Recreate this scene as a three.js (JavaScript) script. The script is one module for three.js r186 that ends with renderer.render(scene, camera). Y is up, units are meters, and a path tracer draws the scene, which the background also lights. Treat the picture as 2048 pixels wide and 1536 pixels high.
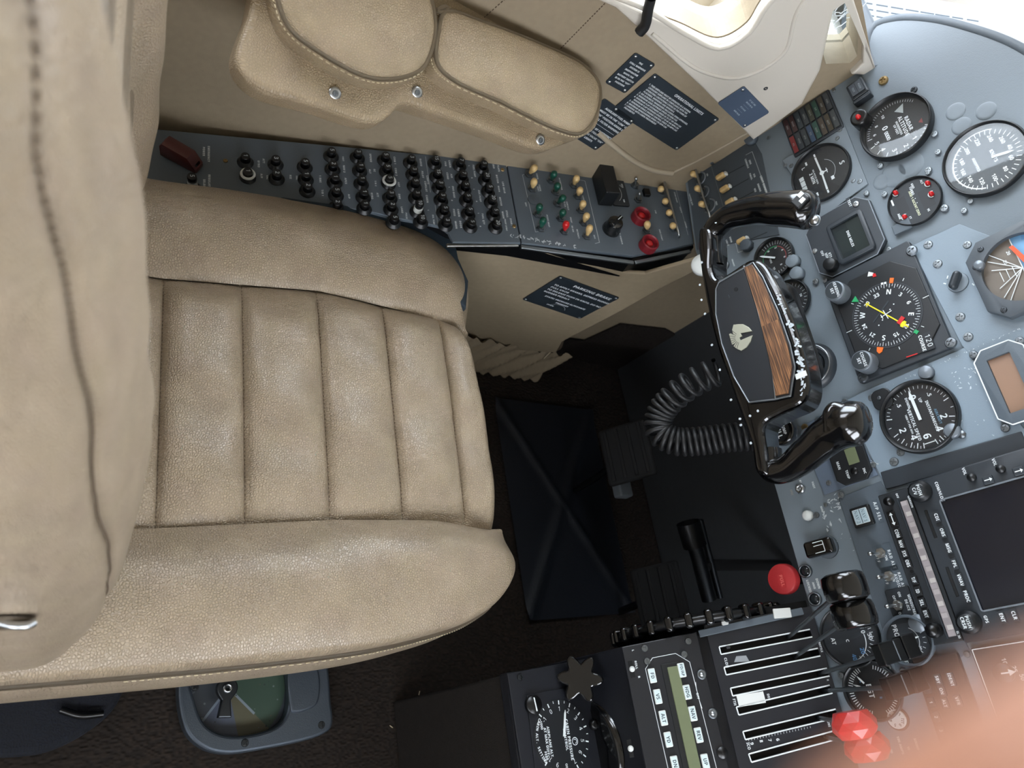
import * as THREE from 'three';
import { RoundedBoxGeometry } from 'three/addons/geometries/RoundedBoxGeometry.js';
import { mergeGeometries, toCreasedNormals } from 'three/addons/utils/BufferGeometryUtils.js';
import { RectAreaLightUniformsLib } from 'three/addons/lights/RectAreaLightUniformsLib.js';
import { Brush, Evaluator, SUBTRACTION } from 'three-bvh-csg';

// Light aircraft cockpit. World axes: x forward, y up, z to the right wing; metres; cockpit floor at y = 0.
const scene = new THREE.Scene();
const camera = new THREE.PerspectiveCamera(53.0, 4 / 3, 0.004, 50);
camera.position.set(0, 1.08, 0);
camera.up.set(-.11477, .40598, -.90665);
camera.lookAt(.57287, 1.08 - .71858, -.39428);
camera.focus = 0.9; camera.userData.fStop = 8;
scene.add(camera);
// daylight: bright even overcast sky seen through the real window openings
scene.background = new THREE.Color().setRGB(10.4, 11, 12);
RectAreaLightUniformsLib.init();
for (const [w, h, at, to] of [[.34, .44, [.5, .98, -.74], [.4, .6, 0]], [1.5, .44, [1.5, 1.13, .04], [0, .7, .04]], [1.45, .42, [.13, .94, .92], [.13, .6, 0]]]) {   // the sky's light in the left window, the windscreen and the right windows
  const l = new THREE.RectAreaLight(new THREE.Color().setRGB(.94, .97, 1), 3, w, h); l.name = 'window_daylight'; l.position.set(...at); l.lookAt(...to); scene.add(l);
}
const renderer = new THREE.WebGLRenderer({ antialias: true });
renderer.shadowMap.enabled = true;
renderer.toneMapping = THREE.LinearToneMapping;
renderer.toneMappingExposure = 1.0;

// ---------------------------------------------------------------- helpers
let seed = 7; const rnd = () => { seed = (seed * 1664525 + 1013904223) >>> 0; return seed / 4294967296; };
const V = (x, y, z) => new THREE.Vector3(x, y, z), PI = Math.PI;
const FR = {   // origin, right, up of the surfaces that carry things
  pan: [[.8515,.7119,-.2324],[0,0,1],[.1392,.9903,0]], con: [[.32,.355,-.62],[0,0,1],[.9563,.2924,0]], prs: [[.6,.3,0],[0,0,1],[1,0,0]], fd: [[.646,.393,0],[0,0,1],[.866,.5,0]], qd: [[.739,.452,0],[0,0,1],[.7071,.7071,0]], wall: [[.5,.45,-.7],[.9982,0,.0599],[-.0012,.9998,.0199]],
  kick: [[.5,.42,-.592],[.9917,0,.1289],[-.0214,.9861,.1648]], cus: [[.33,.36,-.34],[0,0,1],[.9976,.0698,0]], flo: [[0,0,0],[0,0,1],[1,0,0]], yk: [[.69,.6459,-.3439],[0,0,1],[.2079,.9781,0]], arm: [[.4443,.6161,-.635],[1,0,0],[0,.3818,-.9243]], world: [[0, 0, 0], [1, 0, 0], [0, 1, 0]],
};
for (const k in FR) {
  const [o, x, y] = FR[k].map((a) => V(...a)), n = x.clone().cross(y);
  FR[k] = { o, x, y, n, q: new THREE.Quaternion().setFromRotationMatrix(new THREE.Matrix4().makeBasis(x, y, n)), at: (a, b, h = 0) => o.clone().addScaledVector(x, a).addScaledVector(y, b).addScaledVector(n, h) };
}
const taken = {};
const numbered = (n) => { taken[n] = (taken[n] ?? -1) + 1; return taken[n] ? n + '_' + String(taken[n]).padStart(3, '0') : n; };
function tag(o, label, category, group) { o.userData.label = label; o.userData.category = category; if (group) o.userData.group = group; return o; }
function place(o, fr, u = 0, v = 0, h = 0, rot = 0) {
  const f = FR[fr]; o.position.copy(f.at(u, v, h)); o.quaternion.copy(f.q);
  if (rot) o.quaternion.multiply(new THREE.Quaternion().setFromAxisAngle(V(0, 0, 1), rot));
  return o;
}
function thing(name, label, category, fr, u, v, h, rot, group) {   // a Group at the thing's base whose children are its parts
  const g = new THREE.Group(); g.name = numbered(name); scene.add(g); place(g, fr, u, v, h, rot); return tag(g, label, category, group);
}
function part(name, geo, mat, parent, u = 0, v = 0, h = 0, rot = 0) {
  const m = new THREE.Mesh(geo, mat); m.name = name; m.position.set(u, v, h); if (rot) m.rotation.z = rot; m.castShadow = m.receiveShadow = true; parent.add(m); return m;
}
function struct(name, geo, mat, fr = 'world', u = 0, v = 0, h = 0) {
  const m = new THREE.Mesh(geo, mat); m.name = name; m.userData.kind = 'structure'; m.castShadow = m.receiveShadow = true; scene.add(m); return place(m, fr, u, v, h);
}
const rbox = (w, h, d, r = .001, s = 2) => new RoundedBoxGeometry(w, h, d, s, Math.min(r, w / 2.01, h / 2.01, d / 2.01));
const rboxUp = (w, h, d, r, s) => rbox(w, h, d, r, s).translate(0, 0, d / 2);           // stands on z = 0
const cylZ = (r, h, seg = 24, r2 = r) => new THREE.CylinderGeometry(r2, r, h, seg).rotateX(PI / 2).translate(0, 0, h / 2);
const latheZ = (pts, seg = 32) => new THREE.LatheGeometry(pts.map((p) => new THREE.Vector2(Math.max(p[0], 1e-5), p[1])), seg).rotateX(PI / 2);
const shape = (pts) => { const s = new THREE.Shape(); pts.forEach(([x, y], i) => (i ? s.lineTo(x, y) : s.moveTo(x, y))); s.closePath(); return s; };
const pairs = (...a) => { const o = []; for (let i = 0; i < a.length; i += 2) o.push([a[i], a[i + 1]]); return o; };
function smoothPts(pts, n = 60, closed = true) { return new THREE.CatmullRomCurve3(pts.map(([x, y]) => V(x, y, 0)), closed, 'centripetal').getPoints(n).map((p) => [p.x, p.y]); }
const ext = (s, d, bevel = .0005, seg = 2, curve = 12) => new THREE.ExtrudeGeometry(s, bevel ? { depth: Math.max(d - 2 * bevel, 1e-5), bevelEnabled: true, bevelThickness: bevel, bevelSize: bevel, bevelOffset: -bevel, bevelSegments: seg, curveSegments: curve } : { depth: d, bevelEnabled: false, curveSegments: curve }).translate(0, 0, bevel);
const rect = (w, h, r = 0) => {   // rounded rectangle outline
  if (!r) return shape([[-w / 2, -h / 2], [w / 2, -h / 2], [w / 2, h / 2], [-w / 2, h / 2]]);
  const s = new THREE.Shape(), x = w / 2, y = h / 2; s.moveTo(-x + r, -y); s.lineTo(x - r, -y); s.absarc(x - r, -y + r, r, -PI / 2, 0); s.lineTo(x, y - r); s.absarc(x - r, y - r, r, 0, PI / 2); s.lineTo(-x + r, y); s.absarc(-x + r, y - r, r, PI / 2, PI); s.lineTo(-x, -y + r); s.absarc(-x + r, -y + r, r, PI, 1.5 * PI); return s;
};
const octa = (w, h, c) => shape([[-w / 2 + c, -h / 2], [w / 2 - c, -h / 2], [w / 2, -h / 2 + c], [w / 2, h / 2 - c], [w / 2 - c, h / 2], [-w / 2 + c, h / 2], [-w / 2, h / 2 - c], [-w / 2, -h / 2 + c]]);
const tube = (pts, r, n = 40, seg = 8, closed = false) => new THREE.TubeGeometry(new THREE.CatmullRomCurve3(pts.map((p) => (p.isVector3 ? p : V(...p))), closed, 'centripetal'), n, r, seg, closed);
function strip(pts, w, d) {   // straight bar between two points of the plane, w wide and d high
  const [[x0, y0], [x1, y1]] = pts, L = Math.hypot(x1 - x0, y1 - y0);
  return rbox(L, w, d, Math.min(w, d) * .3, 1).rotateZ(Math.atan2(y1 - y0, x1 - x0)).translate((x0 + x1) / 2, (y0 + y1) / 2, d / 2);
}
function loopBars(pts, w, d) { const g = []; for (let i = 0; i < pts.length; i++) { const a = pts[i], b = pts[(i + 1) % pts.length]; if (Math.hypot(b[0] - a[0], b[1] - a[1]) > 1e-6) g.push(strip([a, b], w, d)); } return merge(g); }
function grid(nu, nv, fn, uvScale = 1) {   // surface of fn(s, t) -> [x, y, z, u, v]
  const P = [], U = [], I = [];
  for (let j = 0; j <= nv; j++) for (let i = 0; i <= nu; i++) { const p = fn(i / nu, j / nv); P.push(p[0], p[1], p[2]); U.push((p[3] ?? p[0]) * uvScale, (p[4] ?? p[1]) * uvScale); }
  for (let j = 0; j < nv; j++) for (let i = 0; i < nu; i++) { const a = j * (nu + 1) + i, b = a + 1, c = a + nu + 1, d = c + 1; I.push(a, b, d, a, d, c); }
  const g = new THREE.BufferGeometry(); g.setAttribute('position', new THREE.Float32BufferAttribute(P, 3)); g.setAttribute('uv', new THREE.Float32BufferAttribute(U, 2)); g.setIndex(I); g.computeVertexNormals(); return g;
}
const plain = (g) => { const h = (g.index ? g.toNonIndexed() : g.clone()); for (const k of Object.keys(h.attributes)) if (!['position', 'normal', 'uv'].includes(k)) h.deleteAttribute(k); return h; };
const circ = (r, n) => new THREE.ShapeGeometry(new THREE.Shape().absarc(0, 0, r, 0, 2 * PI), n);
const merge = (...gs) => mergeGeometries(gs.flat().map(plain));
const lerp = (a, b, t) => a + (b - a) * t, clamp = (x, a, b) => Math.min(b, Math.max(a, x)), ss = (a, b, x) => { const t = clamp((x - a) / (b - a), 0, 1); return t * t * (3 - 2 * t); };
const along = (pts, x) => { for (let i = 1; i < pts.length; i++) if (x <= pts[i][0] || i === pts.length - 1) { const [a, b] = pts[i - 1], [c, d] = pts[i]; return lerp(b, d, clamp((x - a) / (c - a), 0, 1)); } };

// ---------------------------------------------------------------- computed textures
function valueNoise(N, cells, s0) {   // tiling smooth noise
  const L = []; let s = s0; for (let i = 0; i < cells * cells; i++) { s = (s * 1103515245 + 12345) >>> 0; L.push(((s >>> 8) & 65535) / 65535); }
  return (x, y) => { const fx = (x / N) * cells, fy = (y / N) * cells, i = Math.floor(fx), j = Math.floor(fy), u = fx - i, v = fy - j, a = u * u * (3 - 2 * u), b = v * v * (3 - 2 * v), g = (p, q) => L[((q % cells) + cells) % cells * cells + ((p % cells) + cells) % cells]; return lerp(lerp(g(i, j), g(i + 1, j), a), lerp(g(i, j + 1), g(i + 1, j + 1), a), b); };
}
function dataTex(N, fn, srgb, size) {
  const d = new Uint8Array(N * N * 4);
  for (let y = 0; y < N; y++) for (let x = 0; x < N; x++) { const c = fn(x, y), i = (y * N + x) * 4; d[i] = c[0] * 255; d[i + 1] = (c[1] ?? c[0]) * 255; d[i + 2] = (c[2] ?? c[0]) * 255; d[i + 3] = 255; }
  const t = new THREE.DataTexture(d, N, N); t.wrapS = t.wrapT = THREE.RepeatWrapping; t.magFilter = THREE.LinearFilter; t.minFilter = THREE.LinearMipmapLinearFilter; if (srgb) t.colorSpace = THREE.SRGBColorSpace; t.repeat.set(1 / size, 1 / size); t.needsUpdate = true; return t;
}
// pebbled leather: cell distances of jittered points, tile of 0.13 m
const LN = 640, LC = 52, lp = []; for (let i = 0; i < LC * LC; i++) lp.push([rnd(), rnd()]);
const creaseN = valueNoise(LN, 9, 5), fineN = valueNoise(LN, 160, 9), broadN = valueNoise(LN, 5, 21);
const leatherH = (() => {
  const H = new Float32Array(LN * LN), c = LN / LC;
  for (let y = 0; y < LN; y++) for (let x = 0; x < LN; x++) {
    const i = Math.floor(x / c), j = Math.floor(y / c); let a = 9, b = 9;
    for (let q = -1; q < 2; q++) for (let p = -1; p < 2; p++) { const k = lp[((j + q + LC) % LC) * LC + (i + p + LC) % LC], dx = x / c - (i + p + k[0]), dy = y / c - (j + q + k[1]), d = Math.hypot(dx, dy); if (d < a) { b = a; a = d; } else if (d < b) b = d; }
    H[y * LN + x] = clamp(ss(0, .42, b - a) * .8 + .12 * fineN(x, y) + .08 * creaseN(x, y), 0, 1);
  }
  return H;
})();
const leatherBump = dataTex(LN, (x, y) => [leatherH[y * LN + x]], false, .13);
const leatherTone = dataTex(LN, (x, y) => { const v = .9 + .07 * leatherH[y * LN + x] + .05 * (creaseN(x, y) - .5) + .06 * (broadN(x, y) - .5); return [v, v * (.995 + .012 * (broadN(y, x) - .5)), v * (.985 + .02 * (creaseN(y, x) - .5))]; }, true, .13);
const wallN = valueNoise(256, 110, 3), wallB = valueNoise(256, 7, 13);
const vinylBump = dataTex(256, (x, y) => [.6 * wallN(x, y) + .4 * wallN(x * 2, y * 2)], false, .09);
const vinylTone = dataTex(256, (x, y) => { const v = .93 + .05 * (wallB(x, y) - .5) + .04 * (wallN(x, y) - .5); return [v, v, v * .99]; }, true, .5);
const carpetA = valueNoise(512, 200, 31), carpetB = valueNoise(512, 12, 37);
const carpetTone = dataTex(512, (x, y) => { const v = .55 + .4 * carpetA(x, y) * (.6 + .4 * carpetB(x, y)); return [v, v, v]; }, true, .25);
const carpetBump = dataTex(512, (x, y) => [carpetA(x, y)], false, .25);
const paintN = valueNoise(256, 90, 41), paintB = valueNoise(256, 6, 43);
const paintBump = dataTex(256, (x, y) => [paintN(x, y)], false, .06);
const wearRough = dataTex(256, (x, y) => [0, .75 + .25 * paintB(x, y) + .1 * (paintN(x, y) - .5), 0].map((v) => clamp(v, 0, 1)), false, .3);
const woodW = valueNoise(512, 10, 51), woodF = valueNoise(512, 128, 53);
const woodTone = dataTex(512, (x, y) => { const g = woodF(x * .03, y * 1.25) * .55 + woodF(x * .08 + 40, y * 2.2) * .25 + .2 * woodW(x * .4, y); const k = clamp(.5 + 1.9 * (g - .48), 0, 1); const q = Math.pow(k, 1.3); return [lerp(.22, .62, q), lerp(.14, .44, q), lerp(.09, .29, q)]; }, true, .085);

// printed faces: a canvas in millimetres, origin at the centre, y up
const INK = '#dfe6e8';
const pages = [];   // small prints share a few canvas pages
function region(pw, ph) {
  if (pw > 900 || ph > 900) { const c = document.createElement('canvas'); c.width = pw; c.height = ph; const t = new THREE.CanvasTexture(c); t.colorSpace = THREE.SRGBColorSpace; t.magFilter = THREE.LinearFilter; return { k: c.getContext('2d'), t, x: 0, y: 0, S: [pw, ph], pad: 0 }; }
  let p = pages.find((q) => { if (q.x + pw + 8 > 2048) { if (q.y + q.row + ph + 8 > 2048) return false; q.x = 0; q.y += q.row; q.row = 0; } return q.y + ph + 8 <= 2048; });
  if (!p) { const c = document.createElement('canvas'); c.width = c.height = 2048; const t = new THREE.CanvasTexture(c); t.colorSpace = THREE.SRGBColorSpace; t.magFilter = THREE.LinearFilter; p = { c, t, x: 0, y: 0, row: 0 }; pages.push(p); }
  const r = { k: p.c.getContext('2d'), t: p.t, x: p.x + 4, y: p.y + 4, S: [2048, 2048], pad: 4 }; p.x += pw + 8; p.row = Math.max(p.row, ph + 8); return r;
}
function canvasTex(w, h, ppm, bg, draw, centred) {   // w, h in metres, ppm pixels per mm
  const pw = Math.max(4, Math.min(2048, Math.round(w * 1000 * ppm))), ph = Math.max(4, Math.min(2048, Math.round(h * 1000 * ppm))), R = region(pw, ph), k = R.k;
  k.save(); k.beginPath(); k.rect(R.x - R.pad, R.y - R.pad, pw + 2 * R.pad, ph + 2 * R.pad); k.clip(); k.fillStyle = bg; k.fillRect(R.x - R.pad, R.y - R.pad, pw + 2 * R.pad, ph + 2 * R.pad);
  k.translate(R.x + pw / 2, R.y + ph / 2); k.scale(pw / (w * 1000), -ph / (h * 1000));
  const K = {
    k, fill: (s) => { k.fillStyle = s; return K; },
    text(s, x, y, size, o = {}) { k.save(); k.translate(x, y); k.rotate(o.rot ?? 0); k.scale(o.sx ?? 1, -1); k.font = (o.bold === false ? '' : 'bold ') + size * 1.25 + 'px ' + (o.font ?? 'sans-serif'); k.fillStyle = o.color ?? INK; k.textAlign = o.align ?? 'center'; k.textBaseline = 'middle'; if (o.spacing) k.letterSpacing = o.spacing + 'px'; k.fillText(s, 0, 0); k.restore(); return K; },
    line(x0, y0, x1, y1, w = .4, color = INK) { k.strokeStyle = color; k.lineWidth = w; k.beginPath(); k.moveTo(x0, y0); k.lineTo(x1, y1); k.stroke(); return K; },
    poly(p, color = INK, w = 0) { k.beginPath(); p.forEach(([x, y], i) => (i ? k.lineTo(x, y) : k.moveTo(x, y))); if (w) { k.strokeStyle = color; k.lineWidth = w; k.stroke(); } else { k.fillStyle = color; k.closePath(); k.fill(); } return K; },
    circle(x, y, r, color = INK, w = 0) { k.beginPath(); k.arc(x, y, r, 0, 2 * PI); if (w) { k.strokeStyle = color; k.lineWidth = w; k.stroke(); } else { k.fillStyle = color; k.fill(); } return K; },
    arc(x, y, r, a0, a1, w = .4, color = INK) { k.strokeStyle = color; k.lineWidth = w; k.beginPath(); k.arc(x, y, r, a0, a1); k.stroke(); return K; },
    rect(x, y, w, h, color = INK) { k.fillStyle = color; k.fillRect(x - w / 2, y - h / 2, w, h); return K; },
    ticks(r0, r1, a0, a1, n, w = .4, color = INK) { for (let i = 0; i <= n; i++) { const a = lerp(a0, a1, i / n); K.line(r0 * Math.cos(a), r0 * Math.sin(a), r1 * Math.cos(a), r1 * Math.sin(a), w, color); } return K; },
  };
  draw(K); k.restore();
  const t = R.t.clone(), [SX, SY] = R.S;
  if (centred) { t.repeat.set(pw / SX / w, ph / SY / h); t.offset.set((R.x + pw / 2) / SX, 1 - (R.y + ph / 2) / SY); } else { t.repeat.set(pw / SX, ph / SY); t.offset.set(R.x / SX, 1 - (R.y + ph) / SY); }
  return t;
}
const std = (color, roughness = .6, o = {}) => new THREE.MeshStandardMaterial({ color, roughness, ...o });
const phys = (color, roughness, o) => new THREE.MeshPhysicalMaterial({ color, roughness, ...o });
function printed(w, h, ppm, bg, draw, o = {}) {   // material for a face whose uv is in metres about its centre
  const t = canvasTex(w, h, ppm, bg, draw, true);
  return phys(0xffffff, o.roughness ?? .55, { map: t, ...o.more });
}

// ---------------------------------------------------------------- materials
const M = {
  leather: phys(0xa79781, .32, { map: leatherTone, bumpMap: leatherBump, bumpScale: .0009, specularIntensity: 1, clearcoat: .22, clearcoatRoughness: .34 }),
  leatherArm: phys(0xa6957b, .36, { map: leatherTone, bumpMap: leatherBump, bumpScale: .0006, specularIntensity: .9 }),
  vinyl: std(0x9b8c76, .62, { map: vinylTone, bumpMap: vinylBump, bumpScale: .00012 }),
  liner: std(0x9e8f78, .66, { map: vinylTone, bumpMap: vinylBump, bumpScale: .00012 }),
  vinylDark: std(0x3b3e42, .7, { map: vinylTone, bumpMap: vinylBump, bumpScale: .0002 }),
  piping: std(0xa89c88, .5), thread: std(0x5a4c3d, .9), threadPale: std(0xcdbf9f, .8),
  plastic: phys(0xc9c3b8, .42, { bumpMap: vinylBump, bumpScale: .00004 }),
  navy: std(0x22313d, .8, { map: vinylTone, bumpMap: vinylBump, bumpScale: .0002 }),
  navyCloth: std(0x0a1222, .9, { map: carpetTone, bumpMap: carpetBump, bumpScale: .0004 }),
  carpet: std(0x2e231a, .97, { map: carpetTone, bumpMap: carpetBump, bumpScale: .002 }),
  mat: std(0x10161f, .55, { bumpMap: paintBump, bumpScale: .0002 }),
  dark: std(0x08090b, .85), black: phys(0x0b0c0e, .32), gloss: phys(0x08090b, .16, { clearcoat: .6, clearcoatRoughness: .08 }), rubber: std(0x101113, .55),
  panel: phys(0x7b868f, .5, { bumpMap: paintBump, bumpScale: .00005, roughnessMap: wearRough }),
  panelDark: phys(0x535d66, .52, { bumpMap: paintBump, bumpScale: .00005 }), pedestal: phys(0x17191f, .45, { bumpMap: paintBump, bumpScale: .00005 }),
  steel: std(0xb9bdc0, .28, { metalness: 1 }), dullSteel: std(0x7d8388, .4, { metalness: 1 }), darkSteel: std(0x4a4e52, .42, { metalness: 1 }), screw: std(0x8a9094, .42, { metalness: .85 }), brass: std(0xa08a63, .4, { metalness: .9 }), chip: std(0xc9d2d8, .5, { metalness: .4 }),
  cream: phys(0xd0b27c, .4), green: phys(0x0f4a3c, .35), red: phys(0xc01f22, .35), redCap: phys(0x7c1f28, .35), knobRed: phys(0xd0262b, .32, { clearcoat: .3 }), white: phys(0xd8dcda, .45), ink: std(0xdfe6e8, .6),
  bezel: phys(0x15181b, .4), bezelGrey: phys(0x2c3238, .42), face: std(0x121519, .6),
  wood: phys(0xffffff, .35, { map: woodTone, clearcoat: .35, clearcoatRoughness: .2 }), glass: phys(0xffffff, .03, { transmission: 1, thickness: 0, ior: 1.45 }), windowGlass: phys(0xf4fafc, .04, { transmission: 1, thickness: 0, ior: 1.3 }),
  lcd: phys(0x6b7358, .25), lcdDark: phys(0x23282c, .15), lcdOrange: phys(0x927460, .3), screen: phys(0x14161f, .12), guard: phys(0x4a2422, .3), fingerSkin: phys(0xdda187, .55, {}), paper: std(0xe9edf0, .9), silverKnob: phys(0x7a828a, .35, { metalness: .3 }),
};
const evaluator = new Evaluator(); evaluator.useGroups = false;
const cut = (a, ...bs) => { let A = new Brush(a); for (const b of bs) A = evaluator.evaluate(A, new Brush(b), SUBTRACTION); const g = A.geometry; return toCreasedNormals(g, .6); };
// cross-head screw, unit radius 1 mm scale: r = head radius
const screwGeo = (() => { const r = .0031; const head = latheZ([[r, 0], [r, .0006], [r * .85, .0013], [r * .5, .0017], [0, .0018]], 16); head.deleteAttribute('uv1'); const sl = rbox(r * 1.25, r * .28, .0016, .00005, 1).translate(0, 0, .0017), sl2 = rbox(r * .28, r * 1.25, .0016, .00005, 1).translate(0, 0, .0017); return cut(latheZ([[0, 0], [r, 0], [r, .0006], [r * .85, .0013], [r * .5, .0017], [0, .0018]], 16), sl, sl2); })();
function screw(parent, u, v, h = 0, mat = M.dullSteel, s = 1) { const m = part('screw', screwGeo, mat, parent, u, v, h, rnd() * 3); m.scale.setScalar(s); return m; }

// ---------------------------------------------------------------- cabin shell
{
  const holeOf = (pts) => { const p = new THREE.Path(); pts.forEach(([x, y], i) => (i ? p.lineTo(x, y) : p.moveTo(x, y))); p.closePath(); return p; };
  struct('floor', rbox(3.2, .05, 1.9, .002, 1).translate(-.1, -.025, 0), M.carpet);
  struct('ceiling', rbox(3.2, .05, 1.9, .002, 1).translate(-.1, 1.47, 0), M.plastic);
  const rr = (x0, y0, x1, y1, r) => rect(x1 - x0, y1 - y0, r).getPoints(8).map((p) => [p.x + (x0 + x1) / 2, p.y + (y0 + y1) / 2]);
  const side1 = smoothPts(pairs(.0593,.2708, .1084,.2768, .1637,.286, .1752,.315, .1635,.3528, .17, .62, .1, .74, -.1, .75, -.19, .66, -.17, .33, -.06, .272), 90);
  const wl = shape([[-2.2, -.46], [.95, -.46], [.95, .29], [.45, .30], [.40, .33], [.382, .35], [.25, .413], [.25, .98], [-2.2, .98]]);
  wl.holes.push(holeOf(side1), holeOf(rr(-1.1, .27, -.35, .62, .08)), holeOf(rr(-1.9, .27, -1.3, .62, .08)));
  // front quarter light beside the glareshield
  const quarter = pairs(.289,.3377, .2469,.3803, .2487,.3965, .3033,.3778, .3382,.3541, .3404,.3429, .3146,.3263);
  wl.holes.push(holeOf(quarter));
  const wall = struct('wall_left', ext(wl, .05, 0).translate(0, 0, -.05), M.vinyl, 'wall');
  struct('window_1', new THREE.ShapeGeometry(shape(side1)), M.windowGlass, 'wall', 0, 0, -.03);
  // quarter window: crazed acrylic, frost lines are thin ridges of the pane
  const w2 = struct('window_2', ext(shape(quarter), .004, 0), M.windowGlass, 'wall', 0, 0, -.04);
  const cr = []; const c0 = pairs(.2893,.3697);
  const [cx, cy] = c0[0]; let a = .3;
  for (let i = 0; i < 26; i++) { let x = cx + (rnd() - .5) * .05, y = cy + (rnd() - .5) * .07, d = rnd() * 6.28; for (let j = 0; j < 4; j++) { const nx = x + Math.cos(d) * .008 * rnd(), ny = y + Math.sin(d) * .012 * rnd(); cr.push(strip([[x, y], [nx, ny]], .0006 + .0006 * rnd(), .0006)); x = nx; y = ny; d += (rnd() - .5) * 1.6; } }
  const frost = part('crazing', merge(cr), M.paper, w2, 0, 0, .004); frost.userData.kind = 'stuff';
  const fpost = struct('trim_2', ext(shape(pairs(.2329,.3981, .2449,.4053, .3823,.3525, .3507,.3362, .3471,.3539, .3143,.376)), .02, .002), M.plastic, 'wall', 0, 0, -.012);
  // stitched quilting and piping of the wall upholstery
  const st = (p, q, n, h, nm) => { const g = []; for (let i = 0; i < n; i++) { const t0 = (i + .15) / n, t1 = (i + .75) / n; g.push(strip([[lerp(p[0], q[0], t0), lerp(p[1], q[1], t0)], [lerp(p[0], q[0], t1), lerp(p[1], q[1], t1)]], .0011, .0009)); } const m = part('stitching', merge(g), M.thread, wall, 0, 0, h); m.userData.kind = 'stuff'; };
  st([-.0802,.2017], [-.0887,.1631], 9, 0); st([.0176,.2595], [.0122,.1777], 22, 0);
  const pipe = (pts, r, h) => part('piping', tube(pts.map(([x, y]) => [x, y, h]), r, 40, 8), M.piping, wall);
  pipe(pairs(.1388,.0965, .1797,.0855, .2249,.0771, .2641,.0771, .2911,.0856), .0042, .001);
  part('seam', tube(pairs(.2911,.0856, .3053,.1259, .3243,.1998).map(([x, y]) => [x, y, .0005]), .0016, 24, 6), M.piping, wall);
  // moulded plastic window surround with a scooped recess
  const sur = shape(pairs(.024,.2588, .0899,.2471, .1954,.2271, .331,.1969, .3336,.2327, .3343,.2737, .3056,.3211, .2434,.382, .25, .42, .24, .7, .15, .8, -.12, .81, -.26, .7, -.26, .3, -.1, .245));
  sur.holes.push(holeOf(side1.slice().reverse()));
  const tr = struct('trim_1', ext(sur, .012, .004, 3), M.plastic, 'wall');
  part('recess_lip', tube(smoothPts(pairs(.0482,.276, .0614,.2765, .1175,.2758, .1677,.2825, .1789,.3149, .1665,.3531, .175, .62, .1, .745, -.1, .755, -.195, .66, -.175, .325, -.07, .267), 80).map(([x, y]) => [x, y, .013]), .0035, 120, 8, true), M.plastic, tr);
  part('recess_lip', tube(smoothPts(pairs(.082,.2552, .1749,.246, .2262,.2648, .2417,.313, .2004,.3717, .2, .52), 50, false).map(([x, y]) => [x, y, .011]), .003, 80, 8), M.plastic, tr);
  part('rivet', screwGeo, M.darkSteel, tr, .2679,.2676, .011); part('rubber_latch', tube(pairs(.0624,.253, .0618,.2633, .0508,.2797, .0427,.2928).map(([x, y]) => [x, y, .02]), .006, 20, 8), M.rubber, tr);
  // the rest of the shell, outside the picture: right side, rear bulkhead, windscreen, firewall
  const wr = shape([[-1.7, -.01], [1.5, -.01], [1.5, 1.45], [-1.7, 1.45]]); for (const [x0, x1] of [[-1.35, -.75], [-.6, .08], [.28, .85]]) wr.holes.push(holeOf(rr(x0, .72, x1, 1.15, .08)));
  struct('wall_right', ext(wr, .05, 0).translate(0, 0, .85), M.vinyl);
  const wf = shape([[-.85, -.01], [.9, -.01], [.9, 1.45], [-.85, 1.45]]); wf.holes.push(holeOf(rr(-.72, .9, -.02, 1.36, .1)), holeOf(rr(.06, .9, .8, 1.36, .1)));
  struct('wall_front', ext(wf, .04, 0).rotateY(-PI / 2).translate(1.45, 0, 0), M.panelDark);
  struct('ground', rbox(60, .2, 60, .01, 1).translate(0, -1.1, 0), std(0xa09a90, .9));
  // added walls left of the glareshield that shade the paper from the sky
  struct('added_shade_wall', merge(rbox(.75, .95, .03, .004, 1).translate(1.2, .45, -1.0), rbox(.75, .5, .03, .004, 1).translate(1.2, 1.23, -1.0), rbox(.03, .95, .3, .004, 1).translate(.905, .3, -.86)), M.plastic);
  struct('wall_rear', rbox(.05, 1.46, 1.8, .002, 1).translate(-1.68, .72, 0), M.plastic);
}

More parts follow.
